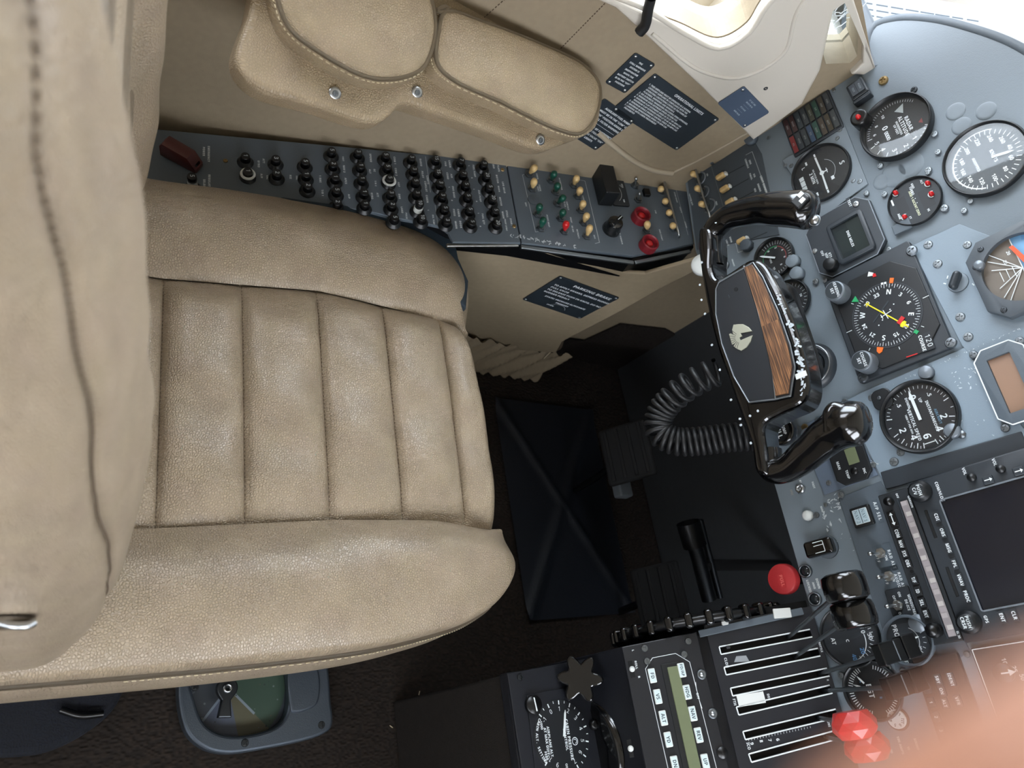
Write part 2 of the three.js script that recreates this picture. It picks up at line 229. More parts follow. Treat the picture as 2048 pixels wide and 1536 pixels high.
// ---------------------------------------------------------------- pilot seat
{
  const seat = thing('pilot_seat', 'cream and beige leather pilot seat with channelled cushion', 'seat', 'cus', 0, 0, 0);
  const vs = [-.24, [.0098,-.1777][1], [.0032,-.0983][1], [-.0038,-.0134][1], [-.0105,.0679][1], [-.0167,.144][1], [.0448,.193][1] + .006];
  const seamL = pairs(-.3, -.131, -.1323,-.1801, -.1462,-.0125, -.1316,.1404, .2, -.118).map(([u, v], i, a) => (i === 0 ? [-.3, -.131] : i === a.length - 1 ? [.2, -.118] : [v, u]));
  const sl = (v) => along(seamL, v), sr = (v) => along([[-.3, .134], [-.18, .134], [-.01, .127], [.1, .128], [.2, .135]], v);
  const frontV = (u) => along([[-.13, .186], [-.05, .196], [.03, .2], [.14, .196]], u);
  // six crowned channels of the insert, each its own panel meeting its neighbours in a groove
  const wob = (u, v) => .0022 * Math.sin(u * 31 + v * 17) * Math.sin(v * 43 + 1.3) + .0016 * Math.sin(u * 71 - v * 23);
  for (let i = 0; i < 6; i++) part('channel_panel', grid(56, 22, (s, t) => {
    const last = i === 5, v0 = vs[i], v1 = vs[i + 1];
    let v = lerp(v0, v1, t); const u = lerp(sl(v) - .004, sr(v) + .004, s); if (last) v = lerp(v0, frontV(u), t);
    const e = 1 - Math.pow(Math.abs(2 * t - 1), 3.2), c = 1 - Math.pow(Math.abs(2 * s - 1), 7);
    let h = -.0135 + (.0155 * Math.pow(Math.max(e, 0), .55) + .005) * c + wob(u, v) * e * c;
    if (last && t > .5) h -= .05 * Math.pow((t - .5) * 2, 2.6);
    return [u, v, h];
  }), M.leather, seat);
  // thread along the channel seams
  const thread = (name, mat, fn, n, len, w) => { const g = []; for (let i = 0; i < n; i++) { const a = fn((i + .5 - len / 2) / n), b = fn((i + .5 + len / 2) / n), d = b.clone().sub(a), L = d.length(); g.push(rbox(L, w, w, w * .4, 1).applyMatrix4(new THREE.Matrix4().compose(a.clone().add(b).multiplyScalar(.5), new THREE.Quaternion().setFromUnitVectors(V(1, 0, 0), d.normalize()), V(1, 1, 1)))); } const m = part(name, merge(g), mat, seat); m.userData.kind = 'stuff'; return m; };
  for (let i = 1; i < 6; i++) thread('stitching', M.thread, (t) => { const v = vs[i], u = lerp(sl(v), sr(v), t); return V(u, v + .0006, -.0128 + .005 * (1 - Math.pow(Math.abs(2 * t - 1), 7))); }, 60, .55, .001);
  // bolsters: crowned top from the seam to the outer edge, rolling over into the skirt
  const outL = [[-.30, -.25], [-.20, -.248], [-.1, -.257], [.032, -.262], [.09, -.258], [.13, -.25], [.16, -.234], [.18, -.205], [.19, -.17], [.187, -.125]];
  const outR = [[-.30, .25], [-.2, .252], [-.1, .253], [.02, .25], [.08, .243], [.13, .233], [.165, .217], [.187, .196], [.2, .172], [.2, .14]];
  const cv = (o) => new THREE.CatmullRomCurve3(o.map(([v, u]) => V(u, v, 0)), false, 'centripetal');
  const bolster = (o, side) => {
    const c = cv(o), sf = side < 0 ? sl : sr;
    return grid(80, 34, (s, t) => {
      const O = c.getPoint(s), vi = lerp(-.3, .19, Math.pow(s, .93)), I = [sf(vi), vi];
      const k = clamp(t / .74, 0, 1), r = clamp((t - .74) / .26, 0, 1), front = ss(.74, 1, s);
      let u = lerp(I[0], O.x, k), v = lerp(I[1], O.y, k);
      const crown = .034 * Math.pow(Math.sin(PI * clamp(k * .86 + .02, 0, 1)), .75) * (1 - .55 * front) + .004 * Math.sin(s * 21 + k * 3) * k * (1 - k) * 2;
      let h = -.012 + crown; const tan = c.getTangent(s), nx = tan.y * -side, ny = -tan.x * -side;
      if (r > 0) { const a = r * PI * .5; u -= nx * -.0; h -= .014 * (1 - Math.cos(a)) ; u += -nx * .006 * Math.sin(a); v += -ny * .006 * Math.sin(a); h -= .006 * r; }
      h -= .02 * front * front;
      return [u, v, h];
    });
  };
  const bl = bolster(outL, -1), br = bolster(outR, 1);
  part('bolster', bl, M.leather, seat); part('bolster', br, M.leather, seat);
  // skirts: beige leather on the aisle side and front, navy cloth on the wall side
  const skirt = (pts, depth, mat, name, inset) => { const c = new THREE.CatmullRomCurve3(pts, false, 'centripetal'); return part(name, grid(90, 14, (s, t) => { const p = c.getPoint(s), q = c.getTangent(s), out = V(q.y, -q.x, 0).multiplyScalar(.007 * Math.sin(PI * t) - inset * t * t); return [p.x + out.x, p.y + out.y, p.z - depth * t, s * c.getLength(), p.z - depth * t]; }), mat, seat); };
  const rimR = outR.map(([v, u], i) => V(u + .003, v, i > 6 ? -.03 - .006 * (i - 6) : -.026 + .0)), rimF = [V(.14, .2, -.048), V(.05, .203, -.056), V(-.05, .2, -.055), V(-.13, .188, -.046)];
  skirt([...rimR].concat(rimF.slice(1)), .115, M.leather, 'side_skirt', -.004);
  const rimL = outL.map(([v, u], i) => V(u - .003, v, i > 6 ? -.03 - .006 * (i - 6) : -.026)).reverse();
  skirt(rimL, .085, M.navy, 'wall_side_skirt', .0);
  part('side_shell', ext(shape(pairs(-.2614,-.055, -.2674,.0002, -.2737,.0552, -.2724,.0912, -.2744,.1327, -.2744,.1599, -.2676,.1726, -.2499,.1762, -.2224,.1777, -.1893,.188, -.1461,.1781, -.1831,.1327, -.2302,.0689, -.2513,-.0314)), .012, .004, 3), M.navy, seat, 0, 0, -.007);
  part('welt', tube(rimR.slice(0, 9).map((p) => p.clone().add(V(.002, .001, .002))), .0042, 120, 8), M.leather, seat);
  const wc = new THREE.CatmullRomCurve3(rimR.slice(1, 9).map((p) => p.clone().add(V(.0062, .003, -.006))), false, 'centripetal'); thread('welt_stitching', M.threadPale, (t) => wc.getPoint(t), 110, .6, .0011);
  part('cushion_core', rbox(.46, .42, .07, .03, 3).translate(0, -.06, -.075), M.dark, seat);
  part('seat_pedestal', rbox(.3, .3, .26, .01, 2).translate(-.03, -.1, -.225), M.navyCloth, seat);

  // backrest: one padded body with a recessed centre, side seams and stitching
  const xf = (y) => along([[.2, .118], [.33, .121], [.45, .1175], [.53, .1105], [.6, .1], [.68, .085], [.765, .066], [.875, .039], [.91, .028], [1.03, -.012]], y);
  const HD = .072, HW = .252, ZC = -.342, Y0 = .245, Y1 = 1.015;
  const seamS = (t) => along([[0, .14], [.2, .145], [.27, .147], [.45, .162], [.63, .168], [.73, .157], [.82, .15], [.866, .142], [.9, .12], [1, .1]], t);
  const body = (s, t) => {
    const a = s * 2 * PI, n = 2 / 3.4, c = Math.cos(a), d = Math.sin(a);
    let X = Math.sign(c) * Math.pow(Math.abs(c), n), Z = Math.sign(d) * Math.pow(Math.abs(d), n);
    const e = clamp((t - .02) / .96, 0, 1), end = Math.pow(Math.max(0, 1 - Math.pow(Math.abs(2 * t - 1), 9)), .38);
    const low = .8 + .2 * ss(0, .16, t), w = HW * lerp(.82, 1, Math.pow(end, .9)) * (1 - .05 * ss(.55, 1, t)), dep = HD * end * low;
    const y = lerp(Y0, Y1, t);
    let x = xf(y) - HD + X * dep, z = ZC + Z * w;
    if (X > 0) { const q = Math.abs(z - ZC); x -= .03 * (1 - ss(.11, .165, q)) * X * end; x += .004 * Math.sin(y * 55) * (1 - ss(.1, .15, q)) * X; }
    x += .0009 * Math.sin(y * 37 + z * 21) + .0005 * Math.sin(y * 83 - z * 40);
    // pull of the side seam
    const sm = Math.abs(s - seamS(t)); if (sm < .014) { const g = .0055 * Math.pow(1 - sm / .014, 2) * end; x -= g * c; z -= g * d; }
    return V(x, y, z);
  };
  const q0 = FR.cus.q.clone().invert(), toSeat = (p) => p.clone().sub(FR.cus.o).applyQuaternion(q0);
  part('backrest', grid(300, 170, (s, t) => { const p = toSeat(body(s, t)); return [p.x, p.y, p.z, s * 1.25, t * .78]; }), M.leather, seat);
  thread('backrest_stitching', M.thread, (t) => (() => { const tt = lerp(.2, .97, t), p = body(seamS(tt), tt), o = body(seamS(tt) + .02, tt); const a = seamS(tt) * 2 * PI; return toSeat(p.add(V(.0026 * Math.cos(a), 0, .0026 * Math.sin(a)))); })(), 140, .62, .0013);
  // centre channels of the backrest seen beyond the near bolster
  for (let i = 0; i < 5; i++) { const y = .50 + i * .095; part('backrest_channel', tube([-.12, -.06, 0, .06, .12].map((z) => toSeat(V(xf(y) - .047, y, ZC + z))), .022, 20, 10), M.leather, seat); }
  // recline hinge cover at the lower right corner and the pouch of leather behind the cushion
  const hp = toSeat(V(.026, .578, -.0875)), hole = part('recline_opening', latheZ([[0, -.004], [.0085, -.004], [.0105, .001], [.0125, .0022], [.0145, .0012], [.0155, -.001]], 32).scale(.85, 1.25, 1).rotateY(PI / 2), M.leather, seat, hp.x, hp.y, hp.z);
  part('dark_socket', cylZ(.0098, .0006, 24).scale(.8, 1.2, 1).rotateY(PI / 2), M.dark, hole, .0004, 0, 0); part('metal_tongue', tube([[.001, .002, .009], [.0035, .009, .0105], [.0035, .015, .009], [.002, .018, .0075]], .0022, 16, 8), M.steel, hole);
  part('rear_skirt', grid(30, 12, (s, t) => [.235 + .012 * Math.sin(PI * t) - .01 * Math.sin(s * 9), lerp(-.36, -.2, s), -.012 - .075 * t * (1 - .25 * Math.sin(PI * s)), s * .16, t * .1]), M.leather, seat);
}

// ---------------------------------------------------------------- armrest on the left wall
{
  const arm = thing('armrest', 'beige two-pad leather armrest screwed to the left wall', 'armrest', 'arm', 0, 0, 0);
  const pad = (outline, name) => {
    const pts = smoothPts(outline, 90), c = pts.reduce((a, p) => [a[0] + p[0] / pts.length, a[1] + p[1] / pts.length], [0, 0]);
    const prof = [[1, -.03, 0], [1.02, -.018, 0], [1.012, -.006, 0], [.985, .0, 0], [.93, .0035, 0], [.8, .0062, 0], [.55, .0078, 0], [.25, .0085, 0], [0.001, .0088, 0]];
    const m = part(name, grid(90, 32, (s, t) => { const k = t * (prof.length - 1), i = Math.min(prof.length - 2, Math.floor(k)), f = k - i, q = lerp(prof[i][0], prof[i + 1][0], f), h = lerp(prof[i][1], prof[i + 1][1], f); const p = pts[Math.floor(s * 90) % pts.length], x = c[0] + (p[0] - c[0]) * q, y = c[1] + (p[1] - c[1]) * q; return [x, y, h, x, y + h]; }), M.leatherArm, arm);
    part('welt', tube(pts.filter((_, i) => i % 2 === 0).map(([x, y]) => [c[0] + (x - c[0]) * .985, c[1] + (y - c[1]) * .985, .0005]), .0022, 140, 6, true), M.leatherArm, m);
    const g = []; for (let i = 0; i < 90; i++) { const [x, y] = pts[i], [x2, y2] = pts[(i + 1) % pts.length]; g.push(strip([[c[0] + (lerp(x, x2, .1) - c[0]) * 1.012, c[1] + (lerp(y, y2, .1) - c[1]) * 1.012], [c[0] + (lerp(x, x2, .7) - c[0]) * 1.012, c[1] + (lerp(y, y2, .7) - c[1]) * 1.012]], .0012, .001)); }
    const s = part('stitching', merge(g), M.threadPale, m, 0, 0, -.0052); s.userData.kind = 'stuff'; return m;
  };
  pad(pairs(-.0931,.0349, -.0496,.0418, .03,.047, .0981,.0451, .1212,.0313, .1211,-.0026, .1,-.0354, .067,-.0422, -.0164,-.0367, -.0793,-.0328, -.0968,-.0232, -.0991,.0121), 'front_pad');
  pad(pairs(-.30, .05, -.2, .052, -.1446,.0469, -.1116,.0443, -.1012,.0219, -.1009,-.0046, -.1112,-.0348, -.1398,-.0555, -.1708,-.064, -.2164,-.0577, -.2484,-.0449, -.2637,-.0159, -.2726,.0131, -.31, .0), 'rear_pad');
  // padded bracket below the pads
  const br = smoothPts(pairs(-.2788,.0111, -.2766,-.0266, -.2833,-.0805, -.2649,-.0976, -.2105,-.097, -.1458,-.0937, -.1305,-.0809, -.118,-.0645, -.089,-.0619, -.0202,-.0604, .0629,-.0583, .0914,-.0425, .143,-.0014, .13, .06, -.1, .085, -.33, .08), 110);
  part('bracket', ext(shape(br), .03, .007, 4), M.leatherArm, arm, 0, 0, -.052);
  for (const [u, v] of pairs(-.1906,-.0789, -.1043,-.048, .0561,-.0496)) { const w = part('finish_washer', latheZ([[0, 0], [.0064, 0], [.0062, .0014], [.0045, .0026], [.003, .0022], [0, .0022]], 24), M.steel, arm, u, v, -.0225); w.rotation.x = .35; part('screw_head', screwGeo, M.dullSteel, w, 0, 0, .0018); }
}

// ---------------------------------------------------------------- lower wall liner and footwell
{
  const out = pairs(-.0116,-.0974, .0188,-.0741, .0903,-.0137, .1326,-.0018, .1733,.0026, .2495,.022, .2734,.038, .3013,.1212, .3213,.1028, .3228,.018, .3305,-.0754, .3363,-.2367, .3595,-.2842, .2879,-.3282, .2293,-.3547, .1738,-.3849);
  const liner = struct('wall_lower_left', ext(shape(out), .006, .002, 2), M.liner, 'kick', 0, 0, -.006);
  part('hem', tube(pairs(.1715,-.3808, .228,-.3527, .2701,-.3344, .3195,-.3098, .358,-.2823, .3363,-.2367).map(([x, y], i) => [x, y + (i % 2) * .003, .0]), .0035, 40, 6), M.thread, liner);
  screw(liner, .3268,-.2244, .0, M.steel, 1.3);
  part('loose_thread', tube(pairs(.3379,-.2473, .3497,-.2864, .3576,-.3183).map(([x, y], i) => [x, y, .003 + .002 * i]), .001, 12, 5), M.threadPale, liner);
  part('torn_edge', tube(pairs(.1275,-.0042, .14,-.0047, .1447,.0028, .1598,-.003, .1724,.0037).map(([x, y], i) => [x, y, .002 + (i % 2) * .002]), .0016, 24, 5), M.thread, liner);
  // gathered fabric pocket below the hem
  struct('trim_3', grid(60, 20, (s, t) => [lerp(.64, .92, s), lerp(.118, .002, t) + .004 * Math.sin(s * 40) * (1 - t), -.606 + .008 * Math.sin(s * 33 + t * 5) * Math.sin(PI * t) + .004 * Math.sin(s * 71 + t * 13), s * .28, t * .13]), M.liner);
  struct('shade_trim_4', ext(shape(pairs(.489,-.4339, .5257,-.2884, .6253,-.2635, .8436,-.3104, .95, -.1, .95, -.449, .1, -.449, .1, -.4, .4617,-.6481, .5134,-.5937)), .004, 0), M.carpet, 'wall', 0, 0, .001);  // dark lining, partly the footwell's shade put into a sheet's colour
  struct('trim_5', rbox(.5, .9, 1.55, .004, 1).translate(1.16 + .25, .45, .08), M.vinylDark);   // firewall ahead of the pedals
}

// ---------------------------------------------------------------- placards
{
  const plac = (fr, pts, label, draw, rivets, bg = '#272f36', ink = '#e4ebec') => {
    const [a, b, , d] = pts, ux = b[0] - a[0], uy = b[1] - a[1], rot = Math.atan2(uy, ux), w = Math.hypot(ux, uy), h = Math.hypot(d[0] - a[0], d[1] - a[1]), c = pts.reduce((s, p) => [s[0] + p[0] / 4, s[1] + p[1] / 4], [0, 0]);
    const g = thing('placard', label, 'placard', fr, c[0], c[1], .0005, rot, 'placards on the cockpit side wall');
    part('plate', ext(rect(w, h, .003), .0015, .0003), [printed(w, h, 9, bg, (K) => draw(K, w * 1000, h * 1000, ink), { roughness: .4 }), std(bg, .4)], g);
    for (const [i, j] of rivets) part('rivet', latheZ([[0, 0], [.0022, 0], [.002, .0008], [.001, .0013], [0, .0014]], 14), M.steel, g, i * (w / 2 - .004), j * (h / 2 - .004), .0014);
    return g;
  };
  const all = [[-1, 1], [1, 1], [1, -1], [-1, -1]];
  const lines = (K, L, x, y, size, gap, o) => L.forEach((s, i) => K.text(s, x, y - i * gap, size, o));
  plac('wall', pairs(.0966,.2198, .1306,.2188, .1223,.1632, .0852,.1679), 'small black placard about the stall warning system on the left wall', (K, w, h) => lines(K, ['THE', 'STALL WARNING', 'SYSTEM IS', 'INOPERATIVE', 'WHEN THE', 'BATTERY SWITCH', 'IS IN THE "OFF"', 'POSITION'], 0, h * .34, h * .05, h * .098, {}), all);
  plac('wall', pairs(.1401,.2074, .2721,.194, .2538,.1241, .126,.1363), 'large black placard headed OPERATIONAL LIMITS on the left wall', (K, w, h) => {
    K.text('OPERATIONAL LIMITS', w * .08, h * .39, h * .062);
    lines(K, ['1. THIS AIRPLANE MUST BE OPERATED AS A NORMAL', '    CATEGORY AIRPLANE IN COMPLIANCE WITH THE', '    OPERATING LIMITATIONS STATED IN THE FORM OF', '    PLACARDS, MARKINGS AND MANUALS.', '2. NO ACROBATIC MANEUVERS INCLUDING SPINS APPROVED.', '3. MAXIMUM GEAR EXTENDED SPEED-153 KIAS CAS', '4. MAXIMUM FLAP EXTENDED SPEED-15 TO 27 181 MPH CAS', '    MAXIMUM FLAP EXTENDED SPEED-27 TO 40 146 MPH CAS', '5. MINIMUM SINGLE ENGINE CONTROL SPEED 104 MPH CAS', '6. MAXIMUM MANEUVERING SPEED-175 MPH CAS', '7. LANDING WITH CABIN PRESSURIZED', '    PROHIBITED'], -w * .45, h * .29, h * .037, h * .056, { align: 'left' });
  }, all);
  plac('wall', pairs(.1067,.1448, .1683,.1359, .1609,.0718, .0993,.0745), 'black placard partly hidden behind the front armrest pad', (K, w, h) => { lines(K, ['AUXILIARY FUEL PUMP', 'MUST BE IN THE "LOW" OR', '"ON" POSITION ADDED IF', 'FUEL FILTER WARNING'], w * .1, h * .36, h * .05, h * .09, {}); K.line(-w * .4, 0, w * .45, 0, .4); lines(K, ['IN CASE OF EMERGENCY', 'TURN FUEL FILTER', 'BY-PASS VALVE "ON"', 'LIGHTS'], w * .1, -h * .1, h * .05, h * .09, {}); }, [[1, 1], [1, -1]]);
  plac('wall', pairs(.237,.2573, .3033,.2442, .2991,.207, .2328,.2201), 'blue-grey placard of faded small print on the plastic window surround', (K, w, h) => lines(K, ['CT  ALT  IAS', 'IN 0 5 10 15', '- - - - - - - -', 'FT 2 4 6 8', '- - - -  - - -', 'MPH 10 20'], 0, h * .34, h * .06, h * .12, { color: '#b7c4cc' }), [[-1, 1], [1, -1]], '#48566a').position.add(FR.wall.n.clone().multiplyScalar(.012));
  plac('kick', pairs(.1838,-.0407, .2972,-.0384, .2984,-.1453, .178,-.1392), 'black PARKING BRAKE placard on the beige lower wall', (K, w, h) => { K.text('PARKING BRAKE', w * .12, h * .38, h * .075); lines(K, ['TO APPLY BRAKES, DEPRESS RUDDER PEDALS, THEN', 'PULL KNOB', 'TO RELEASE PUSH IN KNOB. DO NOT DEPRESS', 'RUDDER PEDALS'], -w * .42, h * .24, h * .05, h * .09, { align: 'left' }); lines(K, ['STATIC PRESSURE ALTERNATE', 'PRIMARY'], w * .02, -h * .16, h * .045, h * .09, {}); K.arc(w * .02, -h * .44, h * .16, .3, 2.8, .4).text('OPEN', -w * .1, -h * .38, h * .04); }, all);
}

// ---------------------------------------------------------------- left side console: circuit breakers and switches
{
  const con = thing('side_console', 'grey side console of circuit breakers and switches beside the seat', 'console', 'con', 0, 0, 0);
  const split = .5 * ([-.0775,.2614][1] + [.0472,.2637][1]);
  const bodyS = shape([[-.085, -.3], [-.005, -.3], [-.02, 0], [-.005, .06], [.01, .12], [.03, .17], [.036, .262], [.062, .43], [.038, .535], [-.085, .55]]);
  part('body', ext(bodyS, .05, .002), M.black, con, 0, 0, -.056);
  const W = .16, H = .86, cu = -.01, cvv = .125;
  const px = [];   // lettering: text, u, v, size
  const L = (s, u, v, size = 3, o) => px.push([s, u, v, size, o]);
  for (const [s, u, v, z] of [
    ['EMERGENCY', -.0521,-.1224, 3], ['POWER', -.0552,-.128, 3], ['REGULATOR', -.0094,-.1216, 3], ['SELECT', -.0067,-.1271, 3], ['ATT', -.0485,-.0594, 3], ['GYRO', -.0432,-.0653, 3], ['A/P', -.0251,-.0622, 3], ['VAC', -.0236,-.0553, 2.6], ['HSI', -.0271,-.0281, 3], ['VAC', -.0263,-.0204, 2.6], ['1 RMI', -.0276,.0074, 3], ['T/B 1', -.0062,.0093, 3], ['VDIT', -.0627,.0385, 2.4], ['NAV 2', -.0466,.0382, 3], ['AFCS', -.0276,.0388, 3], ['A/P', -.0037,.0416, 3],
    ['XPOND', -.0683,.0734, 3], ['EC', -.0483,.077, 3], ['ALT', -.0461,.0711, 3], ['T/B 2', -.0274,.0767, 2.6], ['ATT', -.0093,.0778, 2.8], ['GYRO', -.0071,.0706, 2.8], ['COM 1', -.0677,.1048, 3], ['COM 2', -.0488,.1051, 3], ['ADF', -.0287,.1065, 3], ['DME', -.0095,.106, 3], ['LAND', .0116,.1072, 2.8], ['PULSE', .0204,.1128, 2.4], ['RADIO', -.0683,.1397, 3], ['PILOT', -.0484,.1402, 3], ['COPILOT', -.029,.1422, 3], ['CABIN', -.0088,.142, 3], ['LIGHTS', -.04,.1461, 3], ['L', .0095,.142, 2.6], ['OIL TEMP', .024,.147, 2.6],
    ['CABIN', -.0702,.1797, 3], ['FAN', -.0696,.174, 3], ['AIR', -.05,.18, 3], ['COND', -.0495,.1744, 3], ['L', -.0305,.1748, 2.6], ['ENG GAGE', -.0235,.1794, 2.8], ['R', -.0094,.1756, 2.6], ['CABIN', .0102,.182, 3], ['PRESS', .0099,.1759, 3], ['DOOR', .0284,.1824, 3], ['WARN', .0296,.1762, 3], ['L', -.0698,.207, 2.6], ['FUEL PUMP', -.0619,.213, 2.8], ['R', -.0496,.2085, 2.6], ['L', -.0304,.2087, 2.6], ['AUX PUMP', -.0202,.215, 2.8], ['R', -.0107,.2095, 2.6], ['L', .0088,.2095, 2.6], ['FUEL QTY', .0172,.2146, 2.8], ['R', .0296,.2094, 2.6],
    ['FLAPS', -.0701,.2493, 3], ['IND', -.0728,.2425, 3], ['LDG GEAR', -.0378,.2516, 3], ['MOTOR', -.0515,.2444, 3], ['WARN', -.0346,.2447, 2.6], ['MOTOR', -.0137,.2436, 3], ['STALL', .0064,.2498, 3], ['WARN', .0085,.2438, 3], ['START', .0191,.2534, 3], ['PROP SYNC', .0245,.2455, 2.6],
    ['CABIN', -.0621,.3057, 2.4], ['CABIN', -.0422,.3059, 2.6], ['HEAT', -.0402,.3033, 2.4], ['OFF', -.0118,.28, 2.6], ['PITOT HEAT', .0133,.3078, 2.6], ['ALTERNATOR', -.0524,.3395, 2.4], ['SURFACE', -.0147,.3429, 2.4], ['DE-ICE', -.0177,.339, 2.4], ['PROP', .009,.3428, 2.6], ['DE-ICE', .024,.3429, 2.4], ['RETRACT', .0318,.3488, 2.6], ['LANDING', -.0273,.37, 2.4], ['OFF', .0351,.3731, 2.6], ['UNIT DIMMER', .0324,.4138, 2.6], ['ENG START', .0245,.4804, 2.6], ['CAB', -.0158,.4826, 2.2], ['STOW BRAKE', -.0455,.524, 2.2], ['LIGHTS', -.023,.5264, 2.2], ['STROBE', .0037,.5275, 2.2],
  ]) L(s, u, v, z);
  const faceMat = printed(W * 2, H, 2.35, '#57616a', (K) => { px.forEach(([s, u, v, z]) => K.text(s, u * 1000, (v - .125) * 1000, z, { spacing: .25 })); K.poly(pairs(-.0646,.2882, -.0624,.2833, .0329,.2861, .0318,.2907).map(([a, b]) => [a * 1000, (b - .125) * 1000]), INK, .5); K.poly(pairs(-.0625,.371, -.0615,.3786, .0439,.3788, .046,.3715).map(([a, b]) => [a * 1000, (b - .125) * 1000]), INK, .5); K.poly(pairs(-.0793,.1476, -.0198,.1479).map(([a, b]) => [a * 1000, (b - .125) * 1000]), INK, .4); K.poly(pairs(-.0001,.1517, .0353,.1522).map(([a, b]) => [a * 1000, (b - .125) * 1000]), INK, .4); K.poly(pairs(-.0671,.5281, .0214,.526).map(([a, b]) => [a * 1000, (b - .125) * 1000]), INK, .4); }, { roughness: .5, more: { bumpMap: paintBump, bumpScale: .00005 } });
  faceMat.map.offset.y -= .125 * faceMat.map.repeat.y;
  const face = (nm, pts) => part(nm, ext(shape(pts), .006, .001), [faceMat, M.panelDark], con, 0, 0, -.006);
  face('breaker_plate', [[-.083, -.3], [0, -.3], [.009,-.0416], [.0127,.0114], [.016,.0626], [.0241,.0952], [.029,.132], [.0335,.1558], [.0413,.1647], [.0565,.1688], [.052, split - .0008], [-.083, split - .0008]]);
  face('switch_plate', [[-.083, split + .0008], [.052, split + .0008], [.063, .426], [.036, .532], [-.083, .55]]);
  const amp = {}; const ampTop = (n) => (amp[n] ??= printed(.0096, .0096, 6, '#14171a', (K) => K.text(n, 0, 0, 5.4, { color: '#aeb6b9' }), { roughness: .45 }));
  const collar = latheZ([[0, 0], [.0098, 0], [.0098, .0012], [.0078, .0024], [.0072, .005], [.006, .005]], 18), btn = latheZ([[0, 0], [.0054, 0], [.0054, .0085], [.005, .0098], [0, .01]], 18), cap = circ(.0047, 18);
  const brk = (n, u, v, out = 0) => { const c = part('circuit_breaker', collar, M.bezel, con, u, v, 0); const b = part('button', btn, M.black, c, 0, 0, .003 + out); part('amp_mark', cap, ampTop(n), c, 0, 0, .0132 + out); if (out) part('collar_band', cylZ(.0057, out, 18), M.white, c, 0, 0, .005); return c; };
  const rows = [
    ['5', -.0642,.0229], ['2', -.0429,.0235], ['1', -.0227,.0248], ['5', -.0028,.0254], ['2', .0154,.0249], ['3', -.0658,.0561], ['1', -.0443,.0577], ['1', -.0238,.0581], ['1', -.0029,.0591], ['1', .0147,.059],
    ['5', -.065,.0913], ['5', -.0464,.0922], ['3', -.0045,.093], ['2', .0133,.0927], ['5', .0331,.094], ['3', -.0648,.1253], ['3', -.0453,.1266], ['5', -.0267,.1267], ['3', -.0076,.1267], ['10', .0303,.1292],
    ['15', -.0669,.1584], ['15', -.0446,.1585], ['3', -.0268,.1598], ['3', -.0067,.1601], ['5', .013,.1611], ['3', .0324,.1614], ['7', -.0675,.1928], ['7', -.0458,.1934], ['5', -.0277,.1945], ['5', -.0091,.1947], ['5', .0125,.1945], ['5', .0322,.1946],
    ['3', -.066,.2248], ['20', -.0459,.2261], ['5', -.0269,.2276], ['20', -.0089,.2291], ['5', .0112,.2296], ['20', .0312,.2294], ['1', -.0435,-.0805], ['3', -.0437,-.0453], ['2', -.0216,-.0447], ['5', -.043,-.0104], ['1', -.0237,-.0101], ['2', -.0063,-.009],
  ];
  rows.forEach(([n, u, v]) => brk(n, u, v));
  brk('10', .0143,.1262, .008); brk('5', .0014,-.139, .01);
  for (const [n, u, v] of [['5', -.0281,.0933], ['1', -.0209,-.078]]) { const b = brk(n, u, v); part('collar_clip', new THREE.TorusGeometry(.0074, .0017, 8, 24), M.white, b, 0, 0, .0068); }
  // guarded emergency switch
  const gd = part('switch_guard', cut(ext(shape([[0, 0], [.046, 0], [.046, .006], [.036, .02], [.004, .022], [0, .016]]), .017, .002, 2).rotateX(PI / 2).rotateZ(PI / 2), rbox(.009, .05, .02, .001, 1).translate(.0085, .02, .0)), M.guard, con, [-.0535,-.1622][0] - .004, [-.0531,-.1649][1] - .002, .001, -.55); gd.userData.label = 'dark red flip guard';
  screw(con, -.0467,-.1555, .006, M.steel, 1.2);
  for (const [u, v] of pairs(-.0436,-.1032, -.0681,.2548, .0261,.2566, -.0776,.2784)) screw(con, u, v, 0, M.brass, .9);
  // toggles: nut, bushing and bat
  const nut = merge(cylZ(.0068, .002, 6), cylZ(.0046, .005, 14)), batG = latheZ([[0, 0], [.0022, 0], [.0026, .006], [.0044, .012], [.0049, .017], [.0042, .021], [.002, .0225], [0, .0228]], 14), batS = latheZ([[0, 0], [.0012, 0], [.0018, .012], [.0024, .016], [.0016, .0185], [0, .019]], 12);
  const toggle = (bat, mat, bu, bv, tu, tv, hh = .019) => { const t = part('toggle_switch', nut, M.dullSteel, con, bu, bv, 0); const b = part('bat', bat, mat, t, 0, 0, .002); b.quaternion.setFromUnitVectors(V(0, 0, 1), V(tu - bu, tv - bv, hh).normalize()); return t; };
  for (const [c, bu, bv, tu, tv] of [
    ['cream', -.0643,.2933, -.0591,.2936], ['cream', -.0393,.2935, -.0356,.2888], ['green', .0036,.2941, .0059,.2895], ['green', .0266,.2945, .0285,.2905], ['green', -.0562,.325, -.0517,.3212], ['green', -.0365,.3282, -.0322,.3227], ['green', -.0168,.3275, -.0115,.3269], ['green', .0077,.3274, .0122,.3224], ['red', .0291,.3285, .0317,.323],
    ['cream', -.0516,.3586, -.0473,.3542], ['cream', -.0326,.361, -.0276,.3556], ['cream', -.0085,.3608, -.0047,.3554], ['cream', .0126,.361, .016,.3564], ['cream', .0351,.3609, .0357,.3568], ['cream', .0183,.4585, .0215,.4482], ['cream', -.0544,.5008, -.0426,.4854], ['cream', -.0318,.5025, -.0214,.4873], ['cream', -.0113,.503, -.0013,.4886], ['cream', .0125,.5033, .0211,.4884],
  ]) toggle(batG, M[c], bu, bv, tu, tv);
  toggle(batS, M.steel, -.0603,.4581, -.0586,.4509, .017); toggle(batS, M.steel, -.0351,.4577, -.0318,.4501, .017);
